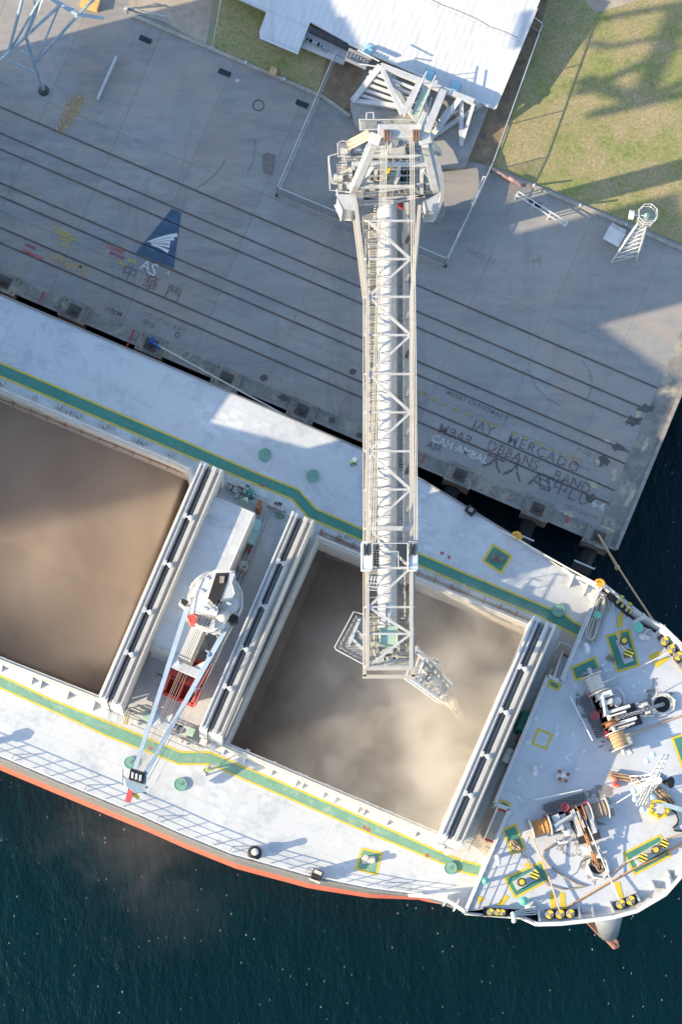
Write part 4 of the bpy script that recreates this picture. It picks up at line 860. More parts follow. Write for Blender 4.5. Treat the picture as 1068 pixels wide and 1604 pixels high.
cz([(455, 160), (600, 95), (820, 120), (830, 180), (795, 250), (850, 400), (870, 520), (760, 640), (700, 740), (580, 810), (350, 735), (255, 660), (290, 520), (370, 330)], 21.5, 23.4, 'crane_house', WHITE, .06)
cz([(460, 180), (590, 140), (500, 440), (620, 560), (600, 640), (330, 600), (360, 420), (400, 310)], 23.4, 24.3, 'house_top', WHITE, .05)
cz([(770, 130), (815, 150), (780, 250), (820, 380), (790, 420), (660, 450), (730, 260)], 23.4, 25.0, 'sheave_tower', LGREY, .05)
cz([(600, 135), (765, 130), (740, 260), (650, 450), (560, 490), (520, 420), (540, 330)], 23.4, 24.7, 'winch_recess', BLACK)
cz([(645, 170), (705, 170), (690, 250), (640, 250)], 24.7, 24.85, 'rope_drum', ROPEG); cz([(260, 650), (320, 625), (372, 660), (350, 730), (290, 715)], 22, 23.7, 'red_cabinet', mat('bright_red_paint', (.75, .09, .06), .5, var=.1), .04)
cz([(405, 665), (545, 690), (520, 775), (385, 745)], 23.2, 23.6, 'cab_window', mat('cab_glass', (.07, .09, .14), .25)); cz([(545, 690), (590, 690), (580, 790), (525, 775)], 23.3, 23.7, 'cab_side', LGREY)
cz([(150, 505), (200, 420), (250, 500), (230, 580)], 22.2, 22.4, 'lamp_bracket', WHITE); cz([(180, 480), (190, 430), (270, 470), (230, 520)], 22.4, 23.0, 'flood_lamp', BLACK)
cz([(800, 620), (865, 650), (860, 720), (790, 740), (745, 700)], 22.0, 23.0, 'flood_lamp', BLACK); cz([(610, 750), (670, 770), (650, 840), (590, 830)], 21.6, 22.4, 'motor_box', CREAM, .04)
b = MB(); b.ball(P(*zq(680, 640), 23.6), .5, n=14, sz=.8); b.build('dome_cover', CREAM, crane, True)
b = MB()
for x, y in ((490, 190), (430, 345), (560, 570), (470, 560), (730, 390), (770, 330), (750, 500)): b.box(P(*zq(x, y), 24.3), .35, .15, .08)
for x, y in ((840, 545), (880, 600), (900, 540), (500, 790), (560, 830), (490, 860)): b.tube(P(*zq(x, y), 21.5), P(*zq(x, y), 22.3), .07, n=6)
b.path([P(*zq(x, y), 22.4) for x, y in [(340, 740), (450, 790), (580, 830), (620, 910), (660, 880)]], .04, 5); b.build('house_fittings', LGREY, crane)
def beam(mb, a, c, w0, w1, h):        # tapering box beam
    d = (c - a).normalized(); n = ZX.cross(d).normalized(); u = d.cross(n)
    vs = [a + n * s1 * w0 / 2 + u * s2 * h / 2 for s1, s2 in ((-1, -1), (1, -1), (1, 1), (-1, 1))] + [c + n * s1 * w1 / 2 + u * s2 * h * .45 for s1, s2 in ((-1, -1), (1, -1), (1, 1), (-1, 1))]
    mb.add(vs, [(0, 1, 5, 4), (1, 2, 6, 5), (2, 3, 7, 6), (3, 0, 4, 7), (3, 2, 1, 0), (4, 5, 6, 7)])
jz = lambda y: 21.6 - (y - 950) / 280 * 4.6
jibm = mat('jib_paint', (.25, .33, .42), .45, var=.1, scale=2, dirt=(.28, .25, .22), dirt_amt=.4)
b = MB(); beam(b, P(295, 949, jz(950)), P(209, 1214, jz(1214)), .36, .28, .6); beam(b, P(358, 978, jz(975)), P(227, 1214, jz(1214)), .36, .28, .6); b.build('jib', jibm, crane)
for (x0, y0), (x1, y1) in (((263, 1036), (315, 1058)), ((234, 1128), (264, 1141))):
    b = MB(); a_, c_ = P(x0, y0, jz(y0) - .02), P(x1, y1, jz(y1) - .02); b.bar(a_, c_, .62, .45); d_ = (c_ - a_)
    b.prism([a_ + UX * .1 - VX * .3, a_ + UX * .9 + VX * .1, a_ + UX * .2 + VX * 1.0], a_.z - .2, a_.z + .18); b.prism([c_ - UX * .1 - VX * .3, c_ - UX * .1 + VX * 1.1, c_ - UX * .9 + VX * .15], c_.z - .2, c_.z + .18)
    b.build('jib_cross_member', WHITE, crane)
b = MB(); b.ppoly([(196, 1222), (208, 1212), (230, 1216), (228, 1240), (213, 1242), (198, 1232)], 16.7, 17.1); b.build('jib_head', BLUEST, crane); b = MB(); b.ppoly([(196, 1222), (203, 1232), (200, 1236), (193, 1226)], 16.5, 16.9); b.build('head_guard', WHITE, crane)
b = MB(); b.ppoly([(205, 1203), (228, 1210), (224, 1227), (202, 1220)], 17.1, 17.7); b.build('sheave_box', BLACK, crane)
b = MB()
for i in range(3): b.tube(P(209 + i * 6, 1210 + i * 2, 17.7), P(208 + i * 6, 1219 + i * 2, 17.7), .1, n=8)
b.build('sheave', LGREY, crane)
b = MB(); b.bar(P(208, 1230, 16.6), P(201, 1254, 15.7), .42, .4); b.lathe(P(201, 1253, 15.7), [(.18, 0), (.18, .1)], n=8); b.build('hook_block', mat('dull_red', (.33, .035, .04), .5, var=.2), crane); b = MB(); b.bar(P(210, 1243, 16), P(217, 1250, 15.7), .3, .2); b.bar(P(214, 1250, 15.6), P(218, 1250, 15.6), .14, .14); b.build('yellow_hook', YELLOW, crane)
b = MB(); b.tube(P(193, 1215, 17), P(200, 1222, 16), .03, n=4); b.tube(P(193, 1205, 17), P(193, 1230, 16), .03, n=4)
for x, y in ((224, 1236), (229, 1233), (227, 1242)): b.box(P(x, y, 16.4), .3, .1, .3)
b.build('head_fittings', DARK, crane)
for x0, y0, x1, y1 in ((331, 934, 214, 1208), (333, 937, 216, 1208), (336, 939, 218, 1209), (341, 940, 221, 1211), (345, 943, 224, 1212)):
    b = MB(); b.tube(P(x0, y0, 24.6), P(x1, y1, 17.6), .02, n=5); b.build('hoist_rope', DARK, crane)
b = MB(); b.tube(P(369, 972, 22.6), P(243, 1230, 16.8), .03, n=4); b.tube(P(362, 985, 22), P(232, 1222, 17), .03, n=4); b.build('guy_wire', GREY, crane)
for x, y in ((328, 1022), (307, 1077), (281, 1137), (248, 1056)):
    b = MB(); a_ = P(x, y, jz(y) + .1); b.box(a_, .6, .12, .2); b.box(a_ - VX * .2, .15, .3, .3); b.build('rope_guide', DARK if x in (281, 248) else jibm, crane)

# ---- deck rail along the sunlit edge
redge = [(x, y - 3) for x, y in lo_edge[1:]]; pts = [P(x, y, DECK) for x, y in redge]
def walk(pts, step):
    out = []; acc = 0
    for a_, c_ in zip(pts, pts[1:]):
        L = (c_ - a_).length
        while acc <= L: out.append(a_ + (c_ - a_) * (acc / L)); acc += step
        acc -= L
    return out
b = MB()
for hh, r_ in ((.36, .022), (.72, .022), (1.1, .035)): b.path([p + ZX * hh for p in pts[:-1] + [P(-350, 1042 - 3, DECK)]], r_, 5)
b.build('deck_rail', WHITE, ship)
for i, p in enumerate(walk(pts[:-1] + [P(-300, 1059, DECK)], 1.48)[:62]):
    b = MB(); b.bar(p, p + ZX * 1.1, .07, .05)
    if i % 4 == 2: b.bar(p + Vector((.2, .5, 0)), p + ZX * .9, .06, .05)
    b.build('rail_post', WHITE, ship)
# forecastle front rail
a0, a1 = P(940, 925, FC), P(730, 1428, FC); b = MB()
for hh in (.4, .75, 1.1):
    for (xa, ya), (xb, yb) in (((940, 925), (881, 1066)), ((799, 1270), (730, 1428)), ((858, 1062), (776, 1258))): b.tube(P(xa, ya, FC + hh), P(xb, yb, FC + hh), .03, n=5)
b.build('forecastle_rail', WHITE, ship)
for i in range(17):
    p = P(940, 925, FC).lerp(P(881, 1066, FC), i / 5) if i < 6 else P(799, 1270, FC).lerp(P(730, 1428, FC), (i - 6) / 5) if i < 12 else P(858, 1062, FC).lerp(P(776, 1258, FC), (i - 12) / 4); b = MB(); b.bar(p, p + ZX * 1.1, .06, .05); b.build('rail_post', WHITE, ship)
# mushroom vent and crate by the sunlit rail
b = MB(); c = P(399, 1337, DECK); b.lathe(c, [(.45, 0), (.45, .5), (.55, .55), (.3, .9), (.22, 1.3)], n=16); o = b.build('mushroom_vent', BLACK, ship); b = MB(); b.lathe(c + ZX * 1.3, [(.2, 0), (.27, .08), (.25, .25), (.08, .32)], n=14); b.build('vent_cap', WHITE, o)
b = MB(); c = P(496, 1371, DECK); b.box(c, .8, .62, 1.5); o = b.build('fairlead_box', BLACK, ship, bevel=.04); b = MB(); b.box(c + ZX * 1.5 + VX * .1, .6, .25, .08); b.box(c - VX * .5, .9, .06, 1.0); b.build('box_fittings', CREAM, o)
b = MB(); c = P(-22, 1166, DECK); b.lathe(c, [(.25, 0), (.25, .9), (.45, 1.0), (.45, 1.3), (.1, 1.5)], n=16); b.build('mushroom_vent', WHITE, ship)
b = MB(); c = P(736, 801, DECK); b.box(c, .75, .55, .5, UX + VX * -.35); o = b.build('fairlead_box', BLACK, ship, bevel=.04); b = MB(); b.box(c + ZX * .5, .35, .3, .08); b.build('box_lid', GREY, o)
for x, y in ((778, 875), (577, 1347)):
    b = MB(); c = P(x, y, DECK); b.box(c, 1.0, .5, .12, Vector((.95, -.2, 0)) if x > 700 else Vector((.95, .1, 0)))
    for s in (-.27, .27): b.lathe(c + UX * s + ZX * .12, [(.18, 0), (.15, .1), (.15, .45), (.22, .5), (.2, .58)], n=12)
    b.build('small_bitts', mat('bitt_brown', (.16, .14, .13), .7, var=.3, scale=5) if x > 700 else CREAM, ship)

# ---- bay in front of the forecastle
b = MB(); b.flat([(880, 985), (905, 998), (873, 1072), (853, 1064), (772, 1264), (792, 1276), (765, 1345), (738, 1322)], DECK + .006); b.build('dusty_walkway', mat('dusty_deck', (.44, .38, .31), .8, var=.15, scale=1.5, dirt=(.30, .22, .16), dirt_amt=.5, dscale=1), ship)
def stair(top, bot, wid, z1, z0, n, label):
    a_, c_ = P(*top, z1), P(*bot, z0); d = (c_ - a_); h = Vector((d.x, d.y, 0)).normalized(); s_ = Vector((-h.y, h.x, 0)); b = MB()
    for s in (-1, 1): b.bar(a_ + s_ * s * wid / 2, c_ + s_ * s * wid / 2, .08, .25)
    o = b.build('stair', WHITE, ship); o['label'] = label; b = MB()
    for i in range(n): b.box(a_.lerp(c_, (i + .5) / n) - ZX * .02, .17, wid - .1, .04, h)
    b.build('stair_treads', LGREY, o); b = MB()
    for i in (0, n - 1): b.box(a_.lerp(c_, (i + .5) / n) + ZX * .03, .16, wid - .15, .02, h)
    b.build('red_tread', RED, o); b = MB()
    for s in (-1, 1):
        b.tube(a_ + s_ * s * wid / 2 + ZX * 1, c_ + s_ * s * wid / 2 + ZX * 1, .035, n=5); b.tube(a_ + s_ * s * wid / 2, a_ + s_ * s * wid / 2 + ZX, .035, n=5); b.tube(c_ + s_ * s * wid / 2, c_ + s_ * s * wid / 2 + ZX, .035, n=5)
    b.build('stair_rail', WHITE, o)
stair((873, 1066), (887, 1026), .8, FC, DECK + .1, 12, 'grey stair up to the forecastle near the quay side'); stair((788, 1268), (766, 1319), .95, FC, DECK + .1, 13, 'pale stair up to the forecastle near the sunlit side')
b = MB(); b.path([P(x, y, DECK + 1) for x, y in [(873, 1012), (878, 1006), (890, 1010), (898, 1018)]], .05, 5); b.path([P(x, y, DECK + 1) for x, y in [(870, 1018), (876, 1004)]], .05, 5); b.build('pipe_loop', WHITE, ship)
b = MB(); b.tube(P(865, 1048, DECK + 1.3), P(852, 1075, DECK + 1.3), .12, n=6); b.build('white_lamp_tube', WHITE, ship)
b = MB()
for i in range(6): b.tube(P(720 + i * 5, 1300 + i * 6, DECK + .9), P(748 + i * 3, 1313 + i * 5, DECK + .9), .035, n=5)
for i in range(5): b.tube(P(742 - i * 6, 1300 + i * 9, DECK + .9), P(752 - i * 6, 1304 + i * 9, DECK + .9), .03, n=5)
b.tube(P(753, 1298, DECK + 1), P(722, 1350, DECK + 1), .04, n=5); b.tube(P(724, 1292, DECK + 1), P(714, 1330, DECK + 1), .04, n=5); b.build('bay_rail', CREAM, ship)
b = MB(); b.box(P(812, 1160, DECK), .3, .5, 1.4); b.lathe(P(812, 1166, DECK + 1.2), [(.2, 0), (.2, .12)], axis=UX, n=10); b.build('fire_hydrant', RED, ship)

# ---- forecastle machinery
def windlass(o_px, d_px, c_px, gear, drum1, drum2, label, chainmat):
    """local frame: a along the drums (photo pixels), b towards the hawse pipe"""
    d = Vector(d_px).normalized(); c = Vector(c_px).normalized()
    W = lambda a, b_, z=0: P(o_px[0] + d.x * a + c.x * b_, o_px[1] + d.y * a + c.y * b_, FC + z)
    D = (W(1, 0) - W(0, 0)).normalized(); C_ = (W(0, 1) - W(0, 0)).normalized()
    def bx(mb, a0, a1, b0, b1, z0, z1): 
        p = [W(a0, b0), W(a1, b0), W(a1, b1), W(a0, b1)]
        mb.prism(p, FC + z0, FC + z1)
    b = MB(); bx(b, -30, 36, -14, 6, .0, .28); bx(b, 2, 37, -14, 44, .0, .28); bx(b, -30, -4, -14, 16, 0, .28); base = b.build('windlass', DARK, ship); base['label'] = label
    b = MB(); b.tube(W(-72, 0, 1.05), W(74, 0, 1.05), .16, n=10); b.build('main_shaft', LGREY, base)
    for (a0, a1, mm) in ((-58, -32, drum1), (38, 62, drum2)):
        b = MB(); n_ = 11; p, q_ = W(a0, 0, 1.05), W(a1, 0, 1.05); L = (q_ - p).length; prof = []
        for i in range(n_): prof += [(.54 + .03 * math.sin(i * 2.3), L * i / n_), (.60 + .03 * math.sin(i * 2.3), L * (i + .5) / n_)]
        b.lathe(p, prof + [(.55, L)], axis=q_ - p, n=20); b.build('rope_drum', mm, base)
        for a_ in (a0 - 1.5, a1 + 1.5):
            b = MB(); b.lathe(W(a_ - .8, 0, 1.05), [(.80, 0), (.80, m2(1.6, FC))], axis=D, n=22); b.build('drum_flange', CREAM, base)
    for a_ in (-63, 67):
        b = MB(); bx(b, a_ - 3, a_ + 2, -14, 14, 0, 1.0); bx(b, a_ - 2, a_ + 1, -17, 17, .5, .75); b.build('bearing_stand', GREY, base)
    b = MB(); bx(b, -27, -17, -10, 14, .28, 1.5); bx(b, -14, -6, -8, 12, .28, 1.15); bx(b, -16, -4, 6, 18, .28, .9); b.build('gear_box', gear, base, bevel=.05)
    b = MB(); b.tube(W(-12, 14, .9), W(-2, 22, .9), .22, n=12); b.tube(W(-24, 4, 1.6), W(8, -4, 1.5), .13, n=8); b.lathe(W(-8, 20, .6), [(.3, 0), (.3, .5), (.12, .6)], n=12); b.build('motor', LGREY, base)
    for a0, a1, b0, b1, z1 in ((4, 9, -10, 32, 1.45), (12, 15, -6, 22, 1.7), (25, 30, -10, 34, 1.5), (32, 35, -4, 30, 1.1)):
        b = MB(); bx(b, a0, a1, b0, b1, .28, z1); b.build('brake_band', WHITE if gear is WHITE else LGREY, base, bevel=.04)
    b = MB(); b.lathe(W(17, 0, 1.05), [(.8, 0), (.5, .12), (.5, .3), (.8, .42)], axis=D, n=14); b.build('chain_wheel', RUST, base)
    rr = random.Random(5); b = MB()
    for i in range(26): a_, b_ = rr.uniform(-28, 35), rr.uniform(-12, 20); bx(b, a_, a_ + rr.uniform(1.5, 4), b_, b_ + rr.uniform(1.5, 5), .28, rr.uniform(.5, 1.3))
    b.build('small_machinery', mat('mixed_machinery', (.42, .40, .37), .5, var=.45, scale=7, dirt=(.12, .10, .09), dirt_amt=.8, dscale=5), base)
    for a_, b_ in ((-31, -13), (2, -19), (36, -14)):
        b = MB(); cc = W(a_, b_, 1.0); b.path([cc + C_ * 0 + (D * math.cos(k) + C_ * math.sin(k)) * (.30 if a_ == 2 else .2) for k in [i * .63 for i in range(11)]], .04, 5)
        for k in range(3): e = (D * math.cos(k * 1.05) + C_ * math.sin(k * 1.05)) * .28; b.tube(cc - e, cc + e, .03, n=4)
        b.tube(W(a_, b_, .2), cc, .05, n=5); b.build('handwheel', mat('wheel_red', (.50, .04, .07), .5), base)
    b = MB(); bx(b, -30, 38, -33, -19, .35, .42); b.build('control_platform', GRATED, base)
    b = MB()
    for hh in (.95, 1.45): b.tube(W(-38, -44, hh), W(38, -38, hh), .05, n=6)
    for i in range(5): b.tube(W(-38 + 19 * i, -44 + 1.5 * i, 0), W(-38 + 19 * i, -44 + 1.5 * i, 1.45), .045, n=5)
    b.build('platform_rail', WHITE, base)
    # chain, stopper, hawse pipe
    b = MB(); n_ = 22; P0, P1, P2 = W(17, 8, 1.5), W(17, 60, .75), W(17, 88, .1)
    for i in range(n_):
        t_ = i / n_; c0 = P0.lerp(P1, t_ / .66) if t_ < .66 else P1.lerp(P2, (t_ - .66) / .34); side_ = D if i % 2 else ZX; e = C_ * .17; g_ = side_ * .10
        b.path([c0 - e + g_ * 0, c0 - e * .7 + g_, c0 + e * .7 + g_, c0 + e, c0 + e * .7 - g_, c0 - e * .7 - g_, c0 - e], .05, 5)
    b.build('anchor_chain', chainmat, base)
    b = MB(); bx(b, 11, 23, 52, 64, 0, .6); bx(b, 8, 13, 50, 60, 0, 1.1); bx(b, 22, 26, 52, 60, 0, .95); b.tube(W(4, 48, .6), W(14, 56, 1.0), .14, n=8); b.tube(W(24, 46, .5), W(30, 66, .4), .1, n=6); b.tube(W(20, 68, .5), W(27, 70, .5), .2, n=8); b.build('chain_stopper', CREAM, base, bevel=.03)
    b = MB(); c0 = W(17, 84, 0); ring = []
    b.lathe(c0, [(.86, 0), (.86, .16), (.66, .2), (.62, .1)], n=24); b.build('hawse_lip', CREAM, base); b = MB(); b.lathe(c0, [(.60, .0), (.60, .105)], n=24); b.build('hawse_hole', BLACK, base)
    b = MB(); b.path([W(2, 76, .3), W(4, 98, .3), W(17, 106, .3), W(30, 98, .3), W(32, 78, .3)], .06, 5); b.path([W(8, 72, .15), W(0, 84, .15), W(4, 100, .15), W(17, 104, .15), W(29, 100, .15), W(33, 84, .15), W(27, 72, .15)], .10, 5); b.build('hawse_guard', WHITE, base)
    b = MB(); b.path([W(12, 68, .2), W(-4, 70, .6), W(-16, 84, 1.2), W(-28, 88, 1.3)], .035, 5); b.build('control_lever', DARK, base)
    b = MB(); b.path([W(-30, 26, .3), W(-26, 32, .4), W(-14, 34, .4), W(-8, 32, .3), W(-2, 30, .2)], .1, 6); b.build('bent_pipe', WHITE, base)
    return W
CHG = mat('grey_chain', (.45, .42, .38), .6, var=.3, scale=8); CHR = mat('rusty_chain', (.42, .19, .07), .8, var=.35, scale=8)
windlass((949, 1113), (.385, .923), (.955, -.30), WHITE, ROPEW, ROPE, 'windlass nearer the quay side, with pale and tan rope drums', CHG)
windlass((897, 1277), (.96, -.28), (.36, .93), LGREY, ROPEG, ROPEG, 'windlass nearer the sunlit side, with an orange rope drum', CHR) if False else windlass((889, 1283), (.96, -.285), (.36, .93), LGREY, ROPEO, ROPEG, 'windlass nearer the sunlit side, with an orange rope drum', CHR)

def fairlead(p0, p1, rollers, hgt=.55):
    a_, c_ = P(*p0, FC), P(*p1, FC); b = MB(); b.bar(a_ + ZX * .2, c_ + ZX * .2, .62, .4); o = b.build('roller_fairlead', BLACK, ship)
    for x, y, r_ in rollers:
        q0 = P(x, y, FC + .4); b = MB(); b.lathe(q0, [(r_ * .8, 0), (r_ * .7, .2), (r_, .32), (r_, .4), (r_ * .3, .44)], n=18); ro = b.build('roller', mat('roller_grey', (.22, .22, .20), .5), o)
        b = MB(); top_ = q0 + ZX * .46
        for s0 in (.4, .4 + math.pi):
            vs = [top_] + [top_ + Vector((math.cos(s0 + k * .22), math.sin(s0 + k * .22), 0)) * r_ for k in range(8)]; b.add(vs, [(0, k, k + 1) for k in range(1, 8)])
        b.build('yellow_quadrants', YELLOW, ro)
fairlead((952, 930), (987, 962), [(971, 939, .24), (983.5, 950, .24)] + [(966, 944, .13), (973, 950, .13), (980, 956.5, .13), (986, 960, .13)])
fairlead((1033, 995), (1066, 1036), [(1039, 1005.5, .32), (1049, 1018, .32), (1060.5, 1029, .32)]); fairlead((756, 1428), (794, 1431), [(767, 1430, .3), (778, 1430, .26), (785, 1430.5, .26)])
fairlead((853, 1432), (903, 1431), [(859, 1433, .32), (875.5, 1432.5, .34), (891.5, 1431.5, .32)]); fairlead((962, 1419), (998, 1405), [(970, 1416.5, .34), (985.5, 1411, .34)])
fairlead((1085, 1345), (1105, 1310), [(1090, 1337, .3), (1099, 1321, .3)])
def bitts(p0, p1, posts):
    a_, c_ = P(*p0, FC), P(*p1, FC); b = MB(); b.bar(a_ + ZX * .1, c_ + ZX * .1, .75, .2); o = b.build('mooring_bitts', LGREY, ship)
    for x, y, st in posts:
        q0 = P(x, y, FC + .2); b = MB(); b.lathe(q0, [(.26, 0), (.24, .6), (.33, .66), (.33, .8)], n=18); po = b.build('bitt_post', mat('bitt_dark', (.06, .055, .05), .6), o)
        b = MB(); b.lathe(q0 + ZX * .8, [(.34, 0), (.34, .03)] if st else [(.2, 0), (.2, .03)], n=18); b.build('post_cap', HAZARD if st else YELLOW, po)
bitts((971, 1001), (984, 1038), [(974.5, 1006, 0), (981, 1026, 1)]); bitts((806, 1388), (842, 1368), [(815, 1383, 0), (835, 1372, 1)])
bitts((994, 1350), (1045, 1320), [(1004, 1344.5, 1), (1024, 1332.5, 0), (1037, 1323, 1)])
for i, (x, y, rx, ry) in enumerate([(945, 1118, 34, 26), (915, 1105, 14, 22), (960, 1165, 20, 14), (905, 1285, 40, 20), (870, 1270, 20, 14), (928, 1360, 16, 26), (1030, 1095, 26, 16), (900, 1330, 26, 14), (940, 1240, 24, 10)]):
    b = MB(); blob(b, x, y, rx, ry, FC + .004 + i * .002, 22, seed=i + 300, jit=.35); b.build('grease_stain', worn('grease', (.27, .25, .24), .52, .9), ship)
# vents
for x, y, k_ in ((757.5, 1381, 0), (817.6, 1413, 1), (996, 986, 1), (932, 967, 0), (777, 1342, 2), (801, 1432, 2), (797, 1183, 9), (834, 1203, 2), (1005, 997, 3), (1044, 1378, 2), (827, 1420, 3), (915, 1012, 2)):
    c = P(x, y, FC); b = MB()
    if k_ in (0, 1): b.lathe(c, [(.16, 0), (.14, .8), (.24 + .08 * k_, .85), (.28 + .08 * k_, 1.0), (.08, 1.15)], n=14); b.build('mushroom_vent', mat('vent_green', (.10, .38, .29), .5), ship)
    elif k_ == 2: b.lathe(c, [(.16, 0), (.14, .7)], n=10); b.path([c + ZX * .7, c + ZX * 1.0 + Vector((0, -.1, 0)), c + ZX * 1.05 + Vector((.05, -.35, 0)), c + ZX * .8 + Vector((.08, -.6, 0))], .18, 8); b.build('gooseneck_vent', WHITE, ship)
    elif k_ == 3: b.lathe(c, [(.3, 0), (.3, .25), (.12, .35)], n=12); b.box(c + UX * .4, .3, .3, .3); b.path([c + ZX * .3, c + UX * .2 + VX * .6 + ZX * .5, c + UX * .5 + VX * .7], .05, 5); b.build('sounding_pipe', WHITE, ship)
b = MB(); p = P(1002, 971, FC + .6); b.tube(P(993, 975, FC + .3), P(1010, 965, FC + .9), .18, n=8); b.tube(P(1006, 961, FC + .9), P(1012, 969, FC + .9), .1, n=6); b.build('lamp_arm', LGREY, ship)
b = MB()
for i in range(4): b.tube(P(806, 1428 + i * 2, FC + .5 + i * .1), P(838, 1420 + i * 4, FC + .4), .05, n=5)
b.build('stored_poles', WHITE, ship)
b = MB()
for i in range(9): b.tube(P(911 + i * 1.8, 1421, FC + .15), P(911 + i * 1.8, 1430, FC + .15), .05, n=5)
b.build('grille', LGREY, ship)
# small deck fitting in the middle
b = MB(); c = P(880, 1216, FC); b.box(c, .9, .7, .35, Vector((.9, -.4, 0))); b.lathe(c + ZX * .35, [(.25, 0), (.2, .4), (.05, .5)], n=10); o = b.build('capstan', WHITE, ship, bevel=.05); 
for s, t_ in ((-.35, .2), (.32, .25), (-.1, -.3), (.35, -.25)): b = MB(); b.lathe(c + UX * s + VX * t_ + ZX * .3, [(.14, 0), (.14, .12)], n=8); b.build('rusty_bolt', RUST, o)
# foremast
mc = P(1025, 1226, 24); m0 = P(1018, 1232, FC); b = MB(); b.tube(m0, Vector((mc.x, mc.y, 25.5)), .42, .26, n=14); mast = b.build('foremast', WHITE, ship); mast['label'] = 'white foremast with lattice crosstrees on the forecastle'
b = MB()
for s in (-1, 1): b.tube(P(1044 + s * 3, 1182, 24), P(1005 + s * 5, 1262, 24), .05, n=5); b.tube(P(1044 + s * 3 - 4, 1181, 25), P(1005 + s * 5 - 5, 1262, 25), .045, n=5)
for i in range(12):
    t_ = i / 11; b.tube(P(1047 - 39 * t_, 1182 + 80 * t_, 24), P(1036 - 39 * t_, 1182 + 80 * t_, 25), .035, n=5)
b.build('crosstree', WHITE, mast)
b = MB(); b.prism([P(x, y, 23.5) for x, y in [(1005, 1232), (1022, 1228), (1018, 1262), (1001, 1258)]], 23.4, 23.5); b.build('mast_platform', GRATE, mast)
b = MB(); b.bar(P(1024, 1222, 23), P(993, 1243, 18), .5, .3); b.bar(P(1027, 1217, 20), P(1000, 1236, 19), .2, .2); b.build('mast_stay', WHITE, mast)
b = MB()
for i in range(9): b.tube(P(985 + i * 4.2, 1215 + (i % 2) * 6 , 20), P(990 + i * 4, 1226 - (i % 3) * 5, 21), .04, n=4)
b.tube(P(984, 1228, 19), P(1022, 1217, 22), .05, n=5); b.tube(P(986, 1216, 19), P(1022, 1213, 22), .05, n=5); b.build('mast_ladder', WHITE, mast)
for x, y in ((1012, 1192), (1022, 1182), (994, 1252), (1022, 1249), (992, 1239), (1006, 1268)): b = MB(); b.ball(P(x, y, 24.6), .22, n=10); b.tube(P(x, y, 24.4), P(x + 6, y + 2, 24.2), .04, n=4); b.build('mast_lamp', mat('lamp_housing', (.55, .68, .72), .3), mast, True)
b = MB(); b.lathe(P(1036, 1225, 24), [(.05, 0), (.42, .8)], axis=Vector((.6, -.1, .6)), n=14); b.build('horn', BLACK, mast); b = MB(); b.bar(P(1030, 1213, 23.8), P(1042, 1219, 23.8), .4, .2); b.build('blue_beam', BLUEST, mast)
for x, y in ((963, 1222), (961, 1229), (966, 1231)): b = MB(); b.lathe(P(x, y, FC), [(.13, 0), (.13, .4), (.05, .5)], n=8); b.build('red_cap', mat('bright_red_paint', (.7, .1, .06)), ship)
b = MB(); b.tube(P(955, 1264, FC + .6), P(992, 1241, FC + 4), .04, n=5); b.tube(P(941, 1271, FC + .3), P(951, 1266, FC + .6), .09, n=6); b.build('stay_wire', WHITE, ship)
# yellow rimmed hatch
hp = [(1022, 1252), (1041, 1257), (1050, 1264), (1045, 1277), (1033, 1281), (1018, 1273)]; b = MB(); b.ppoly(hp, FC, FC + .8); hh_ = b.build('booby_hatch', YELLOW, ship, bevel=.06)
b = MB(); b.ppoly([(1024, 1257), (1039, 1260), (1041, 1273), (1032, 1276), (1023, 1270)], FC + .8, FC + .9); b.build('hatch_lid', LGREY, hh_); b = MB()
for i in range(6): x, y = [(1020, 1262), (1019, 1270), (1027, 1278), (1043, 1264), (1044, 1270), (1040, 1278)][i]; b.box(P(x, y, FC + .8), .25, .2, .2)
b.build('hatch_dogs', YELLOW, hh_); b = MB(); b.bar(P(1036, 1259, FC + 1.2), P(1075, 1271, FC + 1.6), .32, .16); b.build('hatch_arm', BLUEST, hh_)
# ================================================================ SHIP LOADER
LW = mat('loader_paint', (.43, .43, .42), .5, var=.14, scale=1.5, dirt=(.30, .22, .15), dirt_amt=.6, dscale=2)
LC = mat('dusty_loader_paint', (.42, .39, .34), .6, var=.16, scale=2, dirt=(.26, .18, .12), dirt_amt=.6, dscale=2)
ld = thing('ship_loader', 'tall white lattice ship loader with its long boom reaching over the ship', 'ship loader', P(625, 290, QZ))
ZT, ZB = 27.0, 24.0
b = MB()
for (xa, ya), (xb, yb) in (((575.5, 470), (575.5, 1047)), ((644, 470), (644, 1047)), ((557, 318), (575.5, 470)), ((657, 322), (644, 470))): b.bar(P(xa, ya, ZT), P(xb, yb, ZT), .24, .30)
for (xa, ya), (xb, yb) in (((571, 470), (571, 1060)), ((647, 470), (647, 1060)), ((553, 325), (571, 470)), ((658, 330), (647, 470))): b.bar(P(xa, ya, ZB), P(xb, yb, ZB), .24, .30)
b.bar(P(568, 1060, ZB), P(650, 1060, ZB), .24, .30); b.bar(P(575, 1047, ZT), P(645, 1047, ZT), .26, .26); b.build('boom_chord', LC, ld)
ys = [346, 406, 465, 525, 586, 646, 707, 767, 828, 890, 951, 993, 1044]
for i, y in enumerate(ys):
    b = MB(); b.bar(P(577, y, ZT), P(642, y, ZT), .13 if y != 828 else .28); b.build('boom_cross_member', LW, ld)
    b = MB(); b.bar(P(572, y, ZB), P(647, y, ZB), .16); b.bar(P(575.5, y, ZT), P(571, y, ZB), .14); b.bar(P(644, y, ZT), P(647, y, ZB), .14); b.build('boom_frame', LGREY, ld)
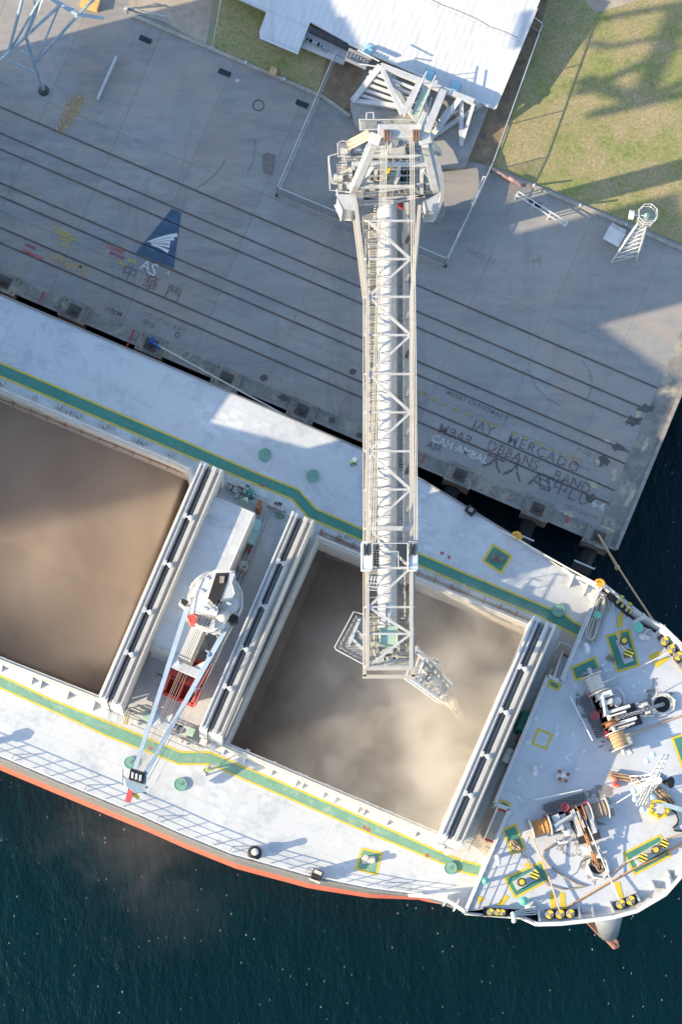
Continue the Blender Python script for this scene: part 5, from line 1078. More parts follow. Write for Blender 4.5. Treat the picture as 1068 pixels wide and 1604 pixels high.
for i in range(len(ys) - 1):
    xa, xb = (578, 642) if i % 2 == 0 else (642, 578)
    if ys[i] == 828: xa, xb = 578, 642
    if ys[i] == 890: xa, xb = 642, 578
    b = MB(); b.bar(P(xa, ys[i] + 1, ZT), P(xb, ys[i + 1] - 1, ZT), .16); b.build('boom_diagonal', LW, ld)
    b = MB(); b.bar(P(xa - 3, ys[i] + 6, ZB), P(xb - 3, ys[i + 1] + 6, ZB), .12)
    for xt, xb_ in ((575.5, 571), (644, 647)): b.bar(P(xt, ys[i] if i % 2 else ys[i + 1], ZT), P(xb_, ys[i + 1] if i % 2 else ys[i], ZB), .12)
    for f_ in (.25, .5, .75):
        yy = ys[i] + (ys[i + 1] - ys[i]) * f_; b.bar(P(575.5, yy, ZT), P(571, yy, ZB), .08); b.bar(P(644, yy, ZT), P(647, yy, ZB), .08); b.bar(P(571, yy, ZB), P(647, yy, ZB), .08)
        b.bar(P(574, yy - 4, 25.2), P(574, yy + 4, 26.2), .07); b.bar(P(634, yy, 25.4), P(644, yy, 25.4), .06)
    b.build('lower_bracing', GREY, ld)
    b = MB(); b.tube(P(646 - 1, ys[i], 26.2), P(646 - 1, ys[i + 1], 26.2 - .15), .04, n=5); b.tube(P(570, ys[i], 25.3), P(570, ys[i + 1], 25.3), .035, n=5); b.box(P(638, (ys[i] + ys[i + 1]) / 2, 25.8), .22, .5, .25); b.build('cable_conduit', DARK if i % 3 == 0 else GREY, ld)
# conveyor hood: half tube
b = MB(); n_ = 14; y0, y1 = 316, 985; R_ = .66; Yp, Yq = P(606.5, y0, 25), P(606.5, y1, 25); vs = []
segs = 40
for j in range(segs + 1):
    c = Yp.lerp(Yq, j / segs)
    for i in range(n_ + 1):
        a_ = math.pi * i / n_; vs.append(c + Vector((-math.cos(a_) * R_, 0, math.sin(a_) * R_ * .9)))
b.add(vs, [(j * (n_ + 1) + i, j * (n_ + 1) + i + 1, (j + 1) * (n_ + 1) + i + 1, (j + 1) * (n_ + 1) + i) for j in range(segs) for i in range(n_)]); hood = b.build('conveyor_hood', WHITE, ld, True)
for y in range(330, 985, 29):
    b = MB(); c = P(606.5, y, 25); b.path([c + Vector((-math.cos(math.pi * k / 12) * (R_ + .02), 0, math.sin(math.pi * k / 12) * (R_ * .9 + .02))) for k in range(13)], .022, 4); b.build('hood_band', LGREY, hood)
b = MB(); b.box((P(606.5, 650, 24.7)), 1.5, (y1 - y0) * .0449, .2, Vector((1, 0, 0))); b.build('conveyor_frame', LGREY, ld)
b = MB(); b.bar(P(636, 318, 25.6), P(636, 860, 25.6), .38, .3); b.build('cable_tray', LC, ld)
b = MB(); b.ppoly([(575, 318), (592, 318), (592, 900), (578, 900), (576, 470), (566, 330)], 24.35, 24.42); b.ppoly([(621, 330), (632, 330), (632, 900), (621, 900)], 24.35, 24.42); b.build('boom_walkway', GRATE, ld)
b = MB()
for i in range(0, 60): b.bar(P(579, 325 + i * 9.4, 24.5), P(591, 325 + i * 9.4, 24.5), .05)
b.tube(P(578, 345, 25.6), P(580, 890, 25.6), .045, n=5); b.tube(P(590, 345, 25.4), P(588, 620, 25.4), .06, n=5)
for y in range(350, 880, 30): b.tube(P(578.5, y, 24.4), P(578.5, y, 25.6), .035, n=4)
b.build('walkway_rail', LC, ld)
for x0, x1, c_ in ((598, 576, 0), (601, 579, 0), (604, 583, 0), (607, 586.5, 0), (642, 649, 0), (645, 651.5, 0), (648, 654, 0), (604, 647, 1)):
    b = MB(); b.tube(P(x0, 214, 33), P(x1, 862, 28), .035, n=5)
    if not c_: b.build('luffing_rope', LC, ld)
# pulley station
for xa, xb in ((567, 582), (640, 653)): b = MB(); b.ppoly([(xa, 849), (xb, 849), (xb, 891), (xa, 891)], 27.2, 27.9); b.build('pulley_station', mat('blue_white_paint', (.52, .56, .58), .45, var=.1), ld, bevel=.05)
for x in (571, 577, 643, 649):
    b = MB(); b.tube(P(x - 1.5, 861, 28.2), P(x + 1.5, 861, 28.2), .42, n=16); b.build('sheave', DARK, ld)
b = MB()
for zz in (28.0, 28.6): b.path([P(583, 851, zz), P(638, 851, zz), P(638, 888, zz), P(624, 888, zz), P(624, 864, zz), P(600, 864, zz)], .045, 5); b.path([P(583, 851, zz), P(583, 888, zz), P(590, 888, zz)], .045, 5)
for x, y in ((583, 851), (610, 851), (638, 851), (638, 870), (638, 888), (624, 888), (583, 870), (583, 888)): b.tube(P(x, y, 27), P(x, y, 28.6), .04, n=4)
b.build('station_rail', LW, ld); b = MB(); b.ppoly([(583, 851), (594, 851), (594, 890), (583, 890)], 26.6, 26.65); b.build('station_floor', GRATED, ld); b = MB(); b.ppoly([(621, 851), (638, 851), (638, 888), (621, 888)], 26.6, 26.65); b.build('station_floor', GRATED, ld)
b = MB()
for i in range(4): b.bar(P(577 + i * 5, 901 + i * .5, 27.3), P(577 + i * 4 - 1, 925, 27), .07)
for i in range(5): b.bar(P(576, 902 + i * 5.5, 27.2), P(592, 903 + i * 5.5, 27.2), .06)
b.build('boom_ladder', LW, ld)
# boom head
b = MB(); b.ppoly([(596, 983), (622, 981), (622, 1004), (624, 1010), (594, 1009), (596, 1004)], 25.6, 26.6); o = b.build('head_hopper', PGREEN, ld, bevel=.05); b = MB(); b.ppoly([(604, 946), (610, 946), (610, 980), (604, 980)], 26.2, 26.6); b.build('head_duct', LW, o)
b = MB(); b.bar(P(590, 1012, 26), P(590, 1024, 24.5), .18); b.bar(P(624, 1010, 26), P(624, 1024, 24.5), .18); b.bar(P(588, 1010, 26.2), P(626, 1010, 26.2), .18)
for x, y, s_ in ((603, 1022, .9), (612, 1018, .6), (596, 1035, .6), (610, 1036, .8), (618, 1032, .4)): b.box(P(x, y, 24.2), s_, s_ * .7, .8, Vector((.9, .3, 0)))
b.tube(P(598, 1018, 25), P(615, 1018, 25), .3, n=12); b.build('drive_unit', mat('head_machinery', (.40, .41, .38), .5, var=.35, scale=6, dirt=(.2, .17, .13), dirt_amt=.6), ld)
b = MB(); b.ppoly([(577, 965), (592, 965), (592, 1030), (577, 1044)], 24.3, 24.36); b.ppoly([(592, 1028), (643, 1026), (643, 1044), (577, 1044)], 24.3, 24.36); b.build('head_platform', GRATE, ld)
b = MB()
for x0, y0_, x1, y1_, z_ in ((586, 968, 586, 1024, 25.4), (594, 963, 584, 990, 25.4), (580, 1002, 592, 1040, 25.4), (594, 1044, 636, 1032, 25.4), (612, 1028, 643, 1030, 25.4), (634, 886, 634, 968, 25.5), (640, 900, 630, 930, 26), (628, 968, 640, 970, 25.6), (636, 900, 636, 1020, 25.0)): b.tube(P(x0, y0_, z_), P(x1, y1_, z_), .05, n=5)
b.build('head_rail', LC, ld)
# spout hanging below the boom head into the hold
b = MB(); zz = 19.5
for dz in (0, -.8): b.path([P(568, 962, zz + dz), P(554, 958, zz + dz), P(524, 1014, zz + dz), P(527, 1018, zz + dz), P(572, 1042, zz + dz)], .05, 5)
b.bar(P(563, 970, zz - 1), P(546, 1011, zz - 1), .22); b.bar(P(548, 998, zz - 1), P(572, 1020, zz - 1), .2); b.bar(P(556, 985, zz - 1), P(572, 1000, zz - 1), .14)
for x, y in ((554, 958), (544, 977), (534, 996), (524, 1014), (540, 1024), (556, 1033)): b.tube(P(x, y, zz - 1), P(x, y, zz), .04, n=4)
b.build('service_platform', LGREY, ld); b = MB(); b.ppoly([(557, 964), (570, 968), (570, 1036), (529, 1014)], zz - 1.1, zz - 1.05); b.build('service_grating', GRATE, ld)
s0, s1, e0, e1 = P(636, 1058, 22), P(652, 1014, 22), P(692, 1098, 16.5), P(707, 1072, 16.5)
b = MB()
for dz in (0, -1.2):
    for p, q_ in ((s0, e0), (s1, e1)): b.bar(p + ZX * dz, q_ + ZX * dz, .18)
N2 = 8
for i in range(N2 + 1):
    p, q_ = s0.lerp(e0, i / N2), s1.lerp(e1, i / N2); b.bar(p, q_, .13); b.bar(p, p - ZX * 1.2, .1); b.bar(q_, q_ - ZX * 1.2, .1)
    if i < N2: p2, q2 = s0.lerp(e0, (i + 1) / N2), s1.lerp(e1, (i + 1) / N2); b.bar(p, q2, .1) if i % 2 else b.bar(q_, p2, .1)
b.build('spout_truss', WHITE, ld)
b = MB(); b.tube(P(663, 1042, 20.5), P(700, 1086, 15.6), .3, .28, n=12); b.path([P(700, 1086, 15.6), P(708, 1095, 15.2), P(713, 1104, 14.5), P(715, 1111, 13.6)], .3, 12); b.build('spout', LC, ld, True)
b = MB(); b.tube(P(672, 1062, 20), P(684, 1068, 19), .35, n=12); b.bar(P(680, 1034, 21), P(688, 1046, 19.5), .4); b.tube(P(688, 1044, 20), P(697, 1075, 17), .05, n=5); b.tube(P(686, 1044, 20), P(691, 1070, 17), .05, n=5); b.bar(P(645, 1018, 22), P(686, 1038, 21.5), .16); b.build('spout_winch', LC, ld)
b = MB(); b.path([P(693, 1094, 15.2), P(703, 1101, 14.2), P(711, 1109, 13), P(717, 1117, 11.5), P(721, 1123, 10), P(722, 1126, 7.5)], .3, 9); o = b.build('grain_stream', mat('pale_grain', (.68, .60, .47), .9, var=.12, scale=9), None, True); tag(o, 'pale stream of grain pouring from the end of the loader spout', 'grain', kind='stuff')

# turret
z4 = lambda x, y: (480 + x / 4.108, 160 + y / 4.108)
def tp(px, z0, z1, name, mt, bev=0):
    b = MB(); b.ppoly([z4(x, y) for x, y in px], z0, z1); return b.build(name, mt, ld, bevel=bev)
b = MB(); c0 = P(613, 272, 22); c0.z = QZ; b.lathe(c0, [(1.1, 0), (1.1, .6), (.8, .9), (.8, 16), (1.3, 17.4)], n=28); b.build('slewing_column', LGREY, ld, True)
arc = [(640, 170), (700, 205), (760, 240), (820, 310), (860, 400), (880, 470), (885, 560), (875, 640), (850, 720), (830, 760)]
b = MB(); inn = [(x - 55, y + 2) for x, y in arc]; b.ppoly([z4(x, y) for x, y in arc + inn[::-1]], 6.5, 7.2); b.build('curved_walkway', mat('weathered_walkway', (.27, .28, .28), .7, var=.2, scale=2), ld)
tp([(770, 700), (880, 640), (890, 700), (850, 770), (780, 745)], 5.6, 6.2, 'base_block', mat('foundation_concrete', (.3, .29, .27)))
b = MB()
for x, y in ((640, 170), (760, 240), (870, 430), (860, 700)): b.bar(P(*z4(x - 25, y), QZ), P(*z4(x - 25, y), 6.5), .4)
b.build('walkway_post', GREY, ld)
tp([(300, 560), (330, 380), (420, 250), (480, 200), (750, 200), (800, 300), (850, 560), (840, 620), (560, 640), (330, 650)], 22.3, 22.6, 'turret_floor', GREY)
tp([(290, 280), (350, 280), (350, 460), (290, 560), (200, 560), (195, 400)], 23.6, 23.7, 'side_platform', GRATE)
for px, z0, z1, nm, mt in (([(330, 470), (520, 430), (540, 520), (340, 545)], 22.6, 23.4, 'machinery_deck', LGREY), ([(520, 280), (630, 280), (630, 345), (520, 345)], 24, 25.4, 'electrical_house', LW), ([(545, 415), (582, 412), (575, 525), (535, 520)], 22.6, 24.6, 'green_gearbox', PGREEN), ([(510, 420), (540, 415), (530, 455), (510, 460)], 22.6, 24.8, 'yellow_guard', YELLOW), ([(612, 412), (670, 412), (668, 538), (612, 536)], 22.65, 22.8, 'open_pit', GLASS), ([(620, 470), (662, 470), (660, 532), (620, 530)], 22.8, 22.9, 'teal_cover', mat('dark_teal', (.02, .16, .16), .5)), ([(700, 420), (735, 420), (735, 600), (700, 600)], 23, 24, 'side_box', LGREY), ([(640, 230), (700, 230), (690, 270), (640, 270)], 25, 26, 'winch_box', GREY), ([(545, 235), (590, 235), (585, 275), (550, 275)], 25, 26, 'winch_box', GREY), ([(440, 285), (500, 285), (500, 345), (430, 345)], 23, 24.5, 'cabinet', LGREY), ([(760, 480), (800, 470), (815, 560), (770, 560)], 23, 24, 'cabinet', LC)):
    tp(px, z0, z1, nm, mt, .04)
tp([(195, 600), (310, 600), (322, 660), (300, 692), (230, 692)], 24.2, 26.4, 'pivot_box', LW, .08); tp([(752, 640), (855, 590), (855, 640), (830, 700), (765, 700)], 24.2, 26.4, 'pivot_box', LW, .08)
zz4 = lambda x, y, z: P(*z4(x, y), z)
b = MB(); b.bar(zz4(458, 192, 33), zz4(755, 192, 33), 2.0 * .45, .6); b.box(zz4(738, 145, 33), .35, 1.0, 1.2); b.build('mast_head_beam', LW, ld, bevel=.04)
b = MB(); b.bar(zz4(430, 265, 32.8), zz4(300, 565, 25), .62, .5); b.bar(zz4(762, 262, 32.8), zz4(836, 570, 25), .55, .5); b.bar(zz4(455, 205, 33), zz4(430, 270, 32.8), .8, .6); b.bar(zz4(755, 205, 33), zz4(765, 270, 32.8), .8, .6); b.build('mast_leg', LW, ld, bevel=.03)
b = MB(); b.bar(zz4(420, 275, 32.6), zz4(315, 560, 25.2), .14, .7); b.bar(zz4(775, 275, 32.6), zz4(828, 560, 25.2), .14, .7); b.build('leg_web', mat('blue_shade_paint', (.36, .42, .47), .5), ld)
b = MB(); b.bar(zz4(290, 400, 27.5), zz4(790, 402, 27.5), .26, .3); b.bar(zz4(330, 545, 26), zz4(690, 545, 26), .22, .25); b.bar(zz4(740, 350, 27), zz4(740, 605, 25), .22, .25); b.bar(zz4(400, 350, 27), zz4(740, 350, 27), .2); b.bar(zz4(430, 405, 26.5), zz4(350, 540, 25), .25); b.bar(zz4(600, 410, 27), zz4(565, 535, 25), .22); b.bar(zz4(750, 430, 26.5), zz4(835, 540, 25), .25); b.bar(zz4(600, 460, 26), zz4(570, 530, 26), .2)
b.bar(zz4(775, 230, 30), zz4(855, 330, 24), .35); b.bar(zz4(800, 330, 27), zz4(800, 440, 24), .3); b.build('mast_brace', LW, ld)
b = MB()
for a_, c_ in (((370, 590), (700, 545)), ((375, 625), (760, 605)), ((372, 590), (375, 640)), ((320, 620), (600, 640)), ((600, 640), (760, 600)), ((310, 660), (560, 650))):
    b.bar(zz4(*a_, 25.6), zz4(*c_, 25.6), .14)
for i in range(10): b.bar(zz4(375 + i * 36, 590 - i * 4.6, 25.6), zz4(375 + i * 40, 625 - i * 1.5, 24.6), .06)
b.build('front_walkway_rail', LW, ld); tp([(320, 610), (760, 590), (770, 625), (600, 645), (330, 655)], 24.3, 24.36, 'front_walkway', GRATE)
b = MB()
for dz in (24.8, 25.4):
    b.path([zz4(*p, dz) for p in [(285, 350), (205, 350), (202, 265), (225, 250), (285, 255)]], .05, 5); b.path([zz4(*p, dz) for p in [(190, 335), (148, 345), (145, 390), (165, 522), (200, 522)]], .05, 5)
b.path([zz4(*p, 23.8) for p in [(200, 330), (140, 350), (152, 568), (195, 570), (240, 575)]], .045, 5); b.path([zz4(*p, 25.2) for p in [(196, 560), (200, 610), (232, 690)]], .08, 5)
for x, y in ((205, 265), (203, 350), (148, 345), (150, 400), (160, 470), (165, 522), (250, 252), (285, 300), (196, 400), (196, 470)): b.tube(zz4(x, y, 23.7), zz4(x, y, 25.4), .04, n=4)
for i in range(7): b.bar(zz4(205 + i * 12, 265, 24.2), zz4(205 + i * 12, 350, 24.2), .05)
b.build('side_rail', LW, ld)
b = MB()
for k_ in range(3): b.bar(zz4(258 + k_ * 8, 258 + k_ * 22, 24.4), zz4(395 + k_ * 15, 185 + k_ * 18, 28.5), .12)
for i in range(12): t_ = i / 11; b.bar(zz4(262 + 135 * t_, 260 - 72 * t_, 24.4 + 4 * t_), zz4(280 + 138 * t_, 300 - 75 * t_, 24.4 + 4 * t_), .1, .05)
b.build('turret_stair', mat('sunlit_cream_paint', (.66, .52, .36), .6, var=.15, scale=4), ld)  # warm sunlight put into the stair colour
b = MB()
for dz in (29.5, 30.1): b.path([zz4(*p, dz) for p in [(340, 110), (345, 178), (460, 175)]], .05, 5); b.path([zz4(*p, dz) for p in [(340, 112), (600, 112), (740, 118)]], .05, 5); b.path([zz4(*p, dz) for p in [(385, 110), (388, 68), (430, 66), (432, 110)]], .05, 5)
for i in range(12): b.tube(zz4(340 + i * 36, 112, 28.6), zz4(340 + i * 36, 112, 30.1), .045, n=4)
for i in range(8): b.bar(zz4(355 + i * 13, 125, 28.7), zz4(355 + i * 13, 175, 28.7), .06)
b.build('upper_rail', LW, ld); tp([(340, 112), (740, 118), (740, 165), (350, 178)], 28.5, 28.56, 'upper_platform', GRATE)
for i, x in enumerate((495, 512, 530, 680, 697, 714)): b = MB(); b.tube(zz4(x, 215, 33.2), zz4(x + 10, 215, 33.2), .38, n=14); b.build('head_sheave', mat('rust_brown_sheave', (.22, .13, .09), .7), ld)
b = MB()
for x0, x1 in ((535, 600), (615, 680)): b.tube(zz4(x0, 160, 30.6), zz4(x1, 160, 30.6), .25, n=12)
b.build('cable_reel', YELLOW if False else mat('orange_reel', (.55, .36, .12), .6), ld)
ringp = [(300, 560), (330, 380), (420, 250), (480, 200), (750, 200), (800, 300), (850, 560), (840, 620)]
b = MB()
for dz in (23.2, 23.8): b.path([zz4(x, y, dz) for x, y in ringp], .04, 5)
for (xa, ya), (xb, yb) in zip(ringp, ringp[1:]):
    for k_ in range(4): x, y = xa + (xb - xa) * k_ / 4, ya + (yb - ya) * k_ / 4; b.tube(zz4(x, y, 22.6), zz4(x, y, 23.8), .035, n=4)
b.build('turret_rail', LW, ld); b = MB()
for k_ in range(9): b.bar(zz4(345 + k_ * 50, 560, 22.7), zz4(380 + k_ * 45, 350, 26), .09); b.bar(zz4(380 + k_ * 45, 350, 26), zz4(380 + k_ * 45, 400, 22.7), .08)
for y in (300, 345, 375, 430, 470, 515, 575): b.bar(zz4(320, y + 8, 24.6), zz4(800, y, 24.9), .09)
b.build('turret_lattice', GALV, ld)
b = MB()
for i in range(70):
    rr = random.Random(i + 90); x, y = rr.uniform(200, 800), rr.uniform(300, 600); 
    if 590 < x < 680 and y > 400: continue
    b.box(zz4(x, y, 22.6 + rr.uniform(0, 1)), rr.uniform(.2, .7), rr.uniform(.2, .5), rr.uniform(.3, 1.1), Vector((1, 0, 0)))
for i in range(34):
    rr = random.Random(i + 190); x, y = rr.uniform(220, 800), rr.uniform(300, 600); b.tube(zz4(x, y, 24.2), zz4(x + rr.choice((0, rr.uniform(30, 90))), y + rr.choice((0, 40)) + 5, 24.3), .05, n=5)
b.build('turret_equipment', mat('turret_machinery', (.48, .48, .46), .5, var=.35, scale=5, dirt=(.2, .16, .12), dirt_amt=.5), ld)
b = MB(); b.bar(zz4(630, 700, 23), zz4(640, 900, 23), .5, .3); b.build('lower_beam', LGREY, ld)
b = MB(); b.box(zz4(600, 665, 22), .6, .4, .5); b.build('red_motor', RED, ld)

# ================================================================ LOOSE THINGS
# grab resting between the covers
G = P(292, 1071, DECK); t = thing('cargo_grab', 'red clamshell cargo grab resting on deck under the crane jib', 'grab', G)
def scoop(s):
    b = MB(); n_ = 10; vs = []
    for side_ in (-1.3, 1.3):
        for i in range(n_ + 1):
            a_ = R(-90 + 100 * i / n_); r_ = 1.5; vs.append(G + UX * side_ + VX * s * (.15 + r_ * math.cos(a_) * .95) + ZX * (1.9 + r_ * math.sin(a_)))
    m = n_ + 1; b.add(vs, [(i, i + 1, m + i + 1, m + i) for i in range(n_)] + [tuple([0] + list(range(1, m)))] * 0)
    for k_ in (0, m): cen = G + UX * (-1.3 if k_ == 0 else 1.3) + VX * s * .15 + ZX * 2.1; b.add(vs[k_:k_ + m] + [cen], [(i, i + 1, m) for i in range(m - 1)])
    o = b.build('bucket', RED, t); md = o.modifiers.new('th', 'SOLIDIFY'); md.thickness = .08
    b = MB(); b.bar(G - UX * 1.35 + VX * s * 1.6 + ZX * 2.15, G + UX * 1.35 + VX * s * 1.6 + ZX * 2.15, .22, .2); b.bar(G - UX * 1.3 + VX * s * .25 + ZX * 2.5, G + UX * 1.3 + VX * s * .25 + ZX * 2.5, .2, .3)
    for a_ in (-1.3, 0, 1.3): b.bar(G + UX * a_ + VX * s * .2 + ZX * 2.4, G + UX * a_ + VX * s * 1.6 + ZX * 2.2, .16, .2)
    b.build('bucket_rim', RED, o)
scoop(-1); scoop(1)
b = MB(); b.obox(G + ZX * 3.2, UX, VX, ZX, 2.5, .5, .5); b.obox(G + ZX * 2.9 + VX * .1, UX, VX, ZX, 1.2, .9, .6)
for s in (-1, 1):
    for q_ in (-1, 1): b.bar(G + UX * s * 1.1 + ZX * 3.3, G + UX * s * 1.15 + VX * q_ * 1.35 + ZX * 2.3, .18, .2)
b.build('grab_frame', RED, t); b = MB()
for x_ in (-.35, .0, .35): b.tube(G + UX * x_ - UX * .08 + ZX * 3.5, G + UX * x_ + UX * .08 + ZX * 3.5, .38, n=14)
for i in range(8): rr = random.Random(i); b.obox(G + UX * rr.uniform(-1, 1) + VX * rr.uniform(-.7, .7) + ZX * 3.0, UX, VX, ZX, rr.uniform(.1, .5), .12, .3)
b.build('grab_sheave', mat('dark_red_steel', (.20, .03, .025), .6, var=.4, scale=6), t)
# tarp covered thing and life raft canister
b = MB(); c = P(817, 1133, DECK); rr = random.Random(2); vs = []; 
for k_, (s_, z_) in enumerate(((1.08, 0), (1.0, .5), (.92, 1.1), (.75, 1.35), (.3, 1.45))):
    for i in range(18):
        a_ = 2 * math.pi * i / 18; ca, sa = math.cos(a_), math.sin(a_); q_ = (abs(ca) ** 4 + abs(sa) ** 4) ** -.25; w_ = 1 + (.10 * math.sin(a_ * 6 + k_) + rr.uniform(-.05, .05)) * (1.3 - k_ * .2)
        vs.append(c + UX * ca * q_ * .48 * s_ * w_ + VX * sa * q_ * .82 * s_ * w_ + ZX * (z_ + rr.uniform(-.04, .04)))
b.add(vs, [(k_ * 18 + i, k_ * 18 + (i + 1) % 18, (k_ + 1) * 18 + (i + 1) % 18, (k_ + 1) * 18 + i) for k_ in range(4) for i in range(18)] + [tuple(range(72, 90))])
tag(b.build('tarp_cover', mat('green_tarp', (.02, .17, .11), .45, var=.25, scale=2), None, True), 'dark green tarpaulin bundle in the bay in front of the forecastle', 'tarpaulin')
b = MB(); c = P(795, 1183, DECK + .75); b.lathe(c + VX * .52, [(.1, -.06), (.3, 0), (.33, .1), (.33, .48), (.36, .5), (.36, .56), (.33, .58), (.33, .96), (.3, 1.04), (.1, 1.1)], axis=-VX, n=18); o = b.build('life_raft_canister', mat('raft_white', (.78, .77, .74), .3, var=.04), None, True); tag(o, 'white drum shaped life raft canister below the green tarpaulin', 'life raft')
b = MB(); b.box(P(795, 1183, DECK), .7, .9, .42); b.build('raft_cradle', GREY, o)
# ropes
def sag(p, q_, s, n=14): return [p.lerp(q_, i / n) - ZX * (s * 4 * (i / n) * (1 - i / n)) for i in range(n + 1)]
def rope(name, label, pts, r_, mt, cat='rope'):
    b = MB(); b.path(pts, r_, 6); return tag(b.build(name, mt), label, cat)
r1 = rope('mooring_rope', 'pale mooring rope running from the blue wrapped plinth along the ship side', sag(P(240, 537, 5.9), P(808, 843, 13.4), .5, 30), .07, ROPEW)
b = MB(); b.path([P(234, 534, 5.9), P(241, 538, 5.95), P(252, 546, 6.0)], .13, 6); b.box(P(240, 533, 5.6), .3, .25, .4); b.build('blue_sleeve', mat('blue_sleeve_cloth', (.02, .09, .30), .7), r1)
b = MB(); b.ball(P(283, 561, 6.4), .14, n=8); b.build('rope_splice', ROPEW, r1)
r2 = rope('mooring_rope', 'tan mooring rope from the corner plinth to the bow', sag(P(938, 840, 5.9), P(1028, 980, 15.9), .3), .075, ROPE); b = MB(); b.path([P(937, 838, 5.9), P(966, 889, 8.6)], .085, 6); b.ball(P(966, 889, 8.7), .22, n=8); b.build('rope_knot', ROPE, r2)
rope('mooring_rope', 'pale mooring rope between the two yellow fairlead hooks at the ship edge', sag(P(812, 845, 13.5), P(938, 916, 15.8), .25), .06, ROPEW)
rope('mooring_rope', 'second pale rope lying close along the ship edge between the yellow hooks', sag(P(818, 850, 13.2), P(920, 914, 14.2), .2), .04, ROPEW)
for x, y, z_, l in ((808, 842, 13.1, 'small yellow fairlead hook on the main deck edge'), (938, 916, 15.8, 'small yellow fairlead hook at the forecastle corner')):
    b = MB(); c = P(x, y, z_); b.path([c + UX * (.35 * math.cos(k * .6)) + VX * (.35 * math.sin(k * .6)) + ZX * .15 for k in range(6)], .11, 6); b.box(c, .4, .35, .15); o = b.build('edge_fairlead', mat('orange_yellow_paint', (.62, .33, .03), .5), ship); o['label'] = l
F_ = lambda x, y, h=.12: P(x, y, FC + h)
rope('deck_rope', 'long orange rope stretched across the sunlit part of the forecastle', [F_(870, 1432), F_(893, 1418), F_(940, 1390), F_(990, 1362), F_(1030, 1343), F_(1100, 1302)], .06, ROPEO)
rope('deck_rope', 'tan rope from the orange drum to the roller fairlead', [F_(829, 1303, 1.3), F_(850, 1350, .8), F_(862, 1382, .5), F_(876, 1426, .7)], .06, mat('pink_tan_rope', (.55, .36, .24), .85, var=.2, scale=12))
rope('deck_rope', 'white rope from the grey drum down to the lower fairlead', [F_(913, 1278, 1.6), F_(935, 1330, .9), F_(955, 1376, .5), F_(971, 1412, .7)], .05, ROPEW)
rope('deck_rope', 'dark grey rope curving on the deck below the lower windlass', [F_(872, 1318), F_(862, 1326), F_(852, 1332), F_(850, 1342), F_(858, 1354), F_(872, 1366), F_(888, 1376), F_(902, 1384), F_(916, 1388)], .07, ROPEG)
rope('deck_rope', 'thin brown rope from the coil over the striped bitts towards the hawse', [F_(808, 1327), F_(822, 1342), F_(840, 1368), F_(856, 1386), F_(880, 1393), F_(905, 1391), F_(918, 1388)], .05, ROPEG)
rope('deck_rope', 'brown rope over the bitts at the far end of the sunlit deck', [F_(935, 1377), F_(958, 1368), F_(980, 1350), F_(1003, 1340, 1.0), F_(1024, 1328, 1.0), F_(1040, 1315), F_(1068, 1306), F_(1100, 1300)], .05, ROPE)
rope('deck_rope', 'white rope from the pale drum up to the far rollers', [F_(938, 1072, 1.3), F_(965, 1060, .4), F_(1004, 1043, .3), F_(1049, 1021, .7)], .05, ROPEW)
rope('deck_rope', 'tan rope leading right from the tan drum', [F_(975, 1155, 1.2), F_(1000, 1146, .3), F_(1040, 1131), F_(1090, 1112)], .06, ROPE)
rope('deck_rope', 'pale rope led from the corner to the bitts in the dark green pad', [F_(958, 934, .3), F_(962, 960), F_(965, 985), F_(970, 1005, .8), F_(980, 1022, .8)], .045, ROPEW)
rope('deck_rope', 'pale rope running right of the far rollers to the bow', [F_(1056, 1018, .8), F_(1053, 1032), F_(1062, 1046), F_(1075, 1062)], .05, ROPE)
rope('black_hose', 'black hose hooked on deck beside the yellow rimmed hatch', [F_(1052, 1268), F_(1058, 1274), F_(1062, 1284), F_(1060, 1291), F_(1054, 1296), F_(1056, 1301), F_(1068, 1302)], .07, BLACK, 'hose')
def coil(name, label, c0, c1, wid, loops, mt, r_=.05, h=.15, seed=0):
    rr = random.Random(seed); b = MB(); d = Vector((c1[0] - c0[0], c1[1] - c0[1])); L = d.length; d /= L; n = Vector((-d.y, d.x))
    for k in range(loops):
        w0 = wid * rr.uniform(.5, 1.1) / 2; off = rr.uniform(-wid * .25, wid * .25); e0, e1 = rr.uniform(-.06, .08), rr.uniform(.92, 1.06); pts = []
        for i in range(25):
            a_ = 2 * math.pi * i / 24; t_ = (e0 + e1) / 2 + (e1 - e0) / 2 * math.cos(a_); s_ = math.sin(a_) * w0 * (.55 + .45 * abs(math.cos(a_))) + off + 1.2 * math.sin(t_ * 7 + k)
            x, y = c0[0] + d.x * L * t_ + n.x * s_, c0[1] + d.y * L * t_ + n.y * s_; pts.append(P(x, y, FC + h + k * .035))
        b.path(pts, r_, 5)
    return tag(b.build(name, mt), label, 'rope coil')
coil('rope_coil', 'long hank of pale rope beside the forecastle rail near the quay side', (944, 934), (924, 1006), 20, 11, mat('hank_rope', (.45, .41, .35), .85, var=.3, scale=12), seed=1)
coil('rope_coil', 'hank of brown rope on deck left of the foremast', (955, 1212), (1002, 1224), 9, 8, mat('brown_hank_rope', (.36, .25, .16), .85, var=.3, scale=12), seed=2)
coil('rope_coil', 'hank of brown rope on deck right of the foremast', (1027, 1232), (1053, 1262), 10, 8, mat('brown_hank_rope', (.3, .2, .12)), seed=3)
coil('rope_coil', 'small coil of tan and black rope on the green pad by the orange drum', (799, 1318), (813, 1331), 9, 6, ROPE, seed=4)
coil('rope_coil', 'loose loops of dark rope around the rusty chain stopper', (928, 1345), (945, 1362), 14, 3, ROPEG, .04, seed=5)
coil('rope_coil', 'thin dark rope tangled at the edge of the dark green pad', (950, 1028), (963, 1034), 8, 4, ROPEG, .035, seed=6)

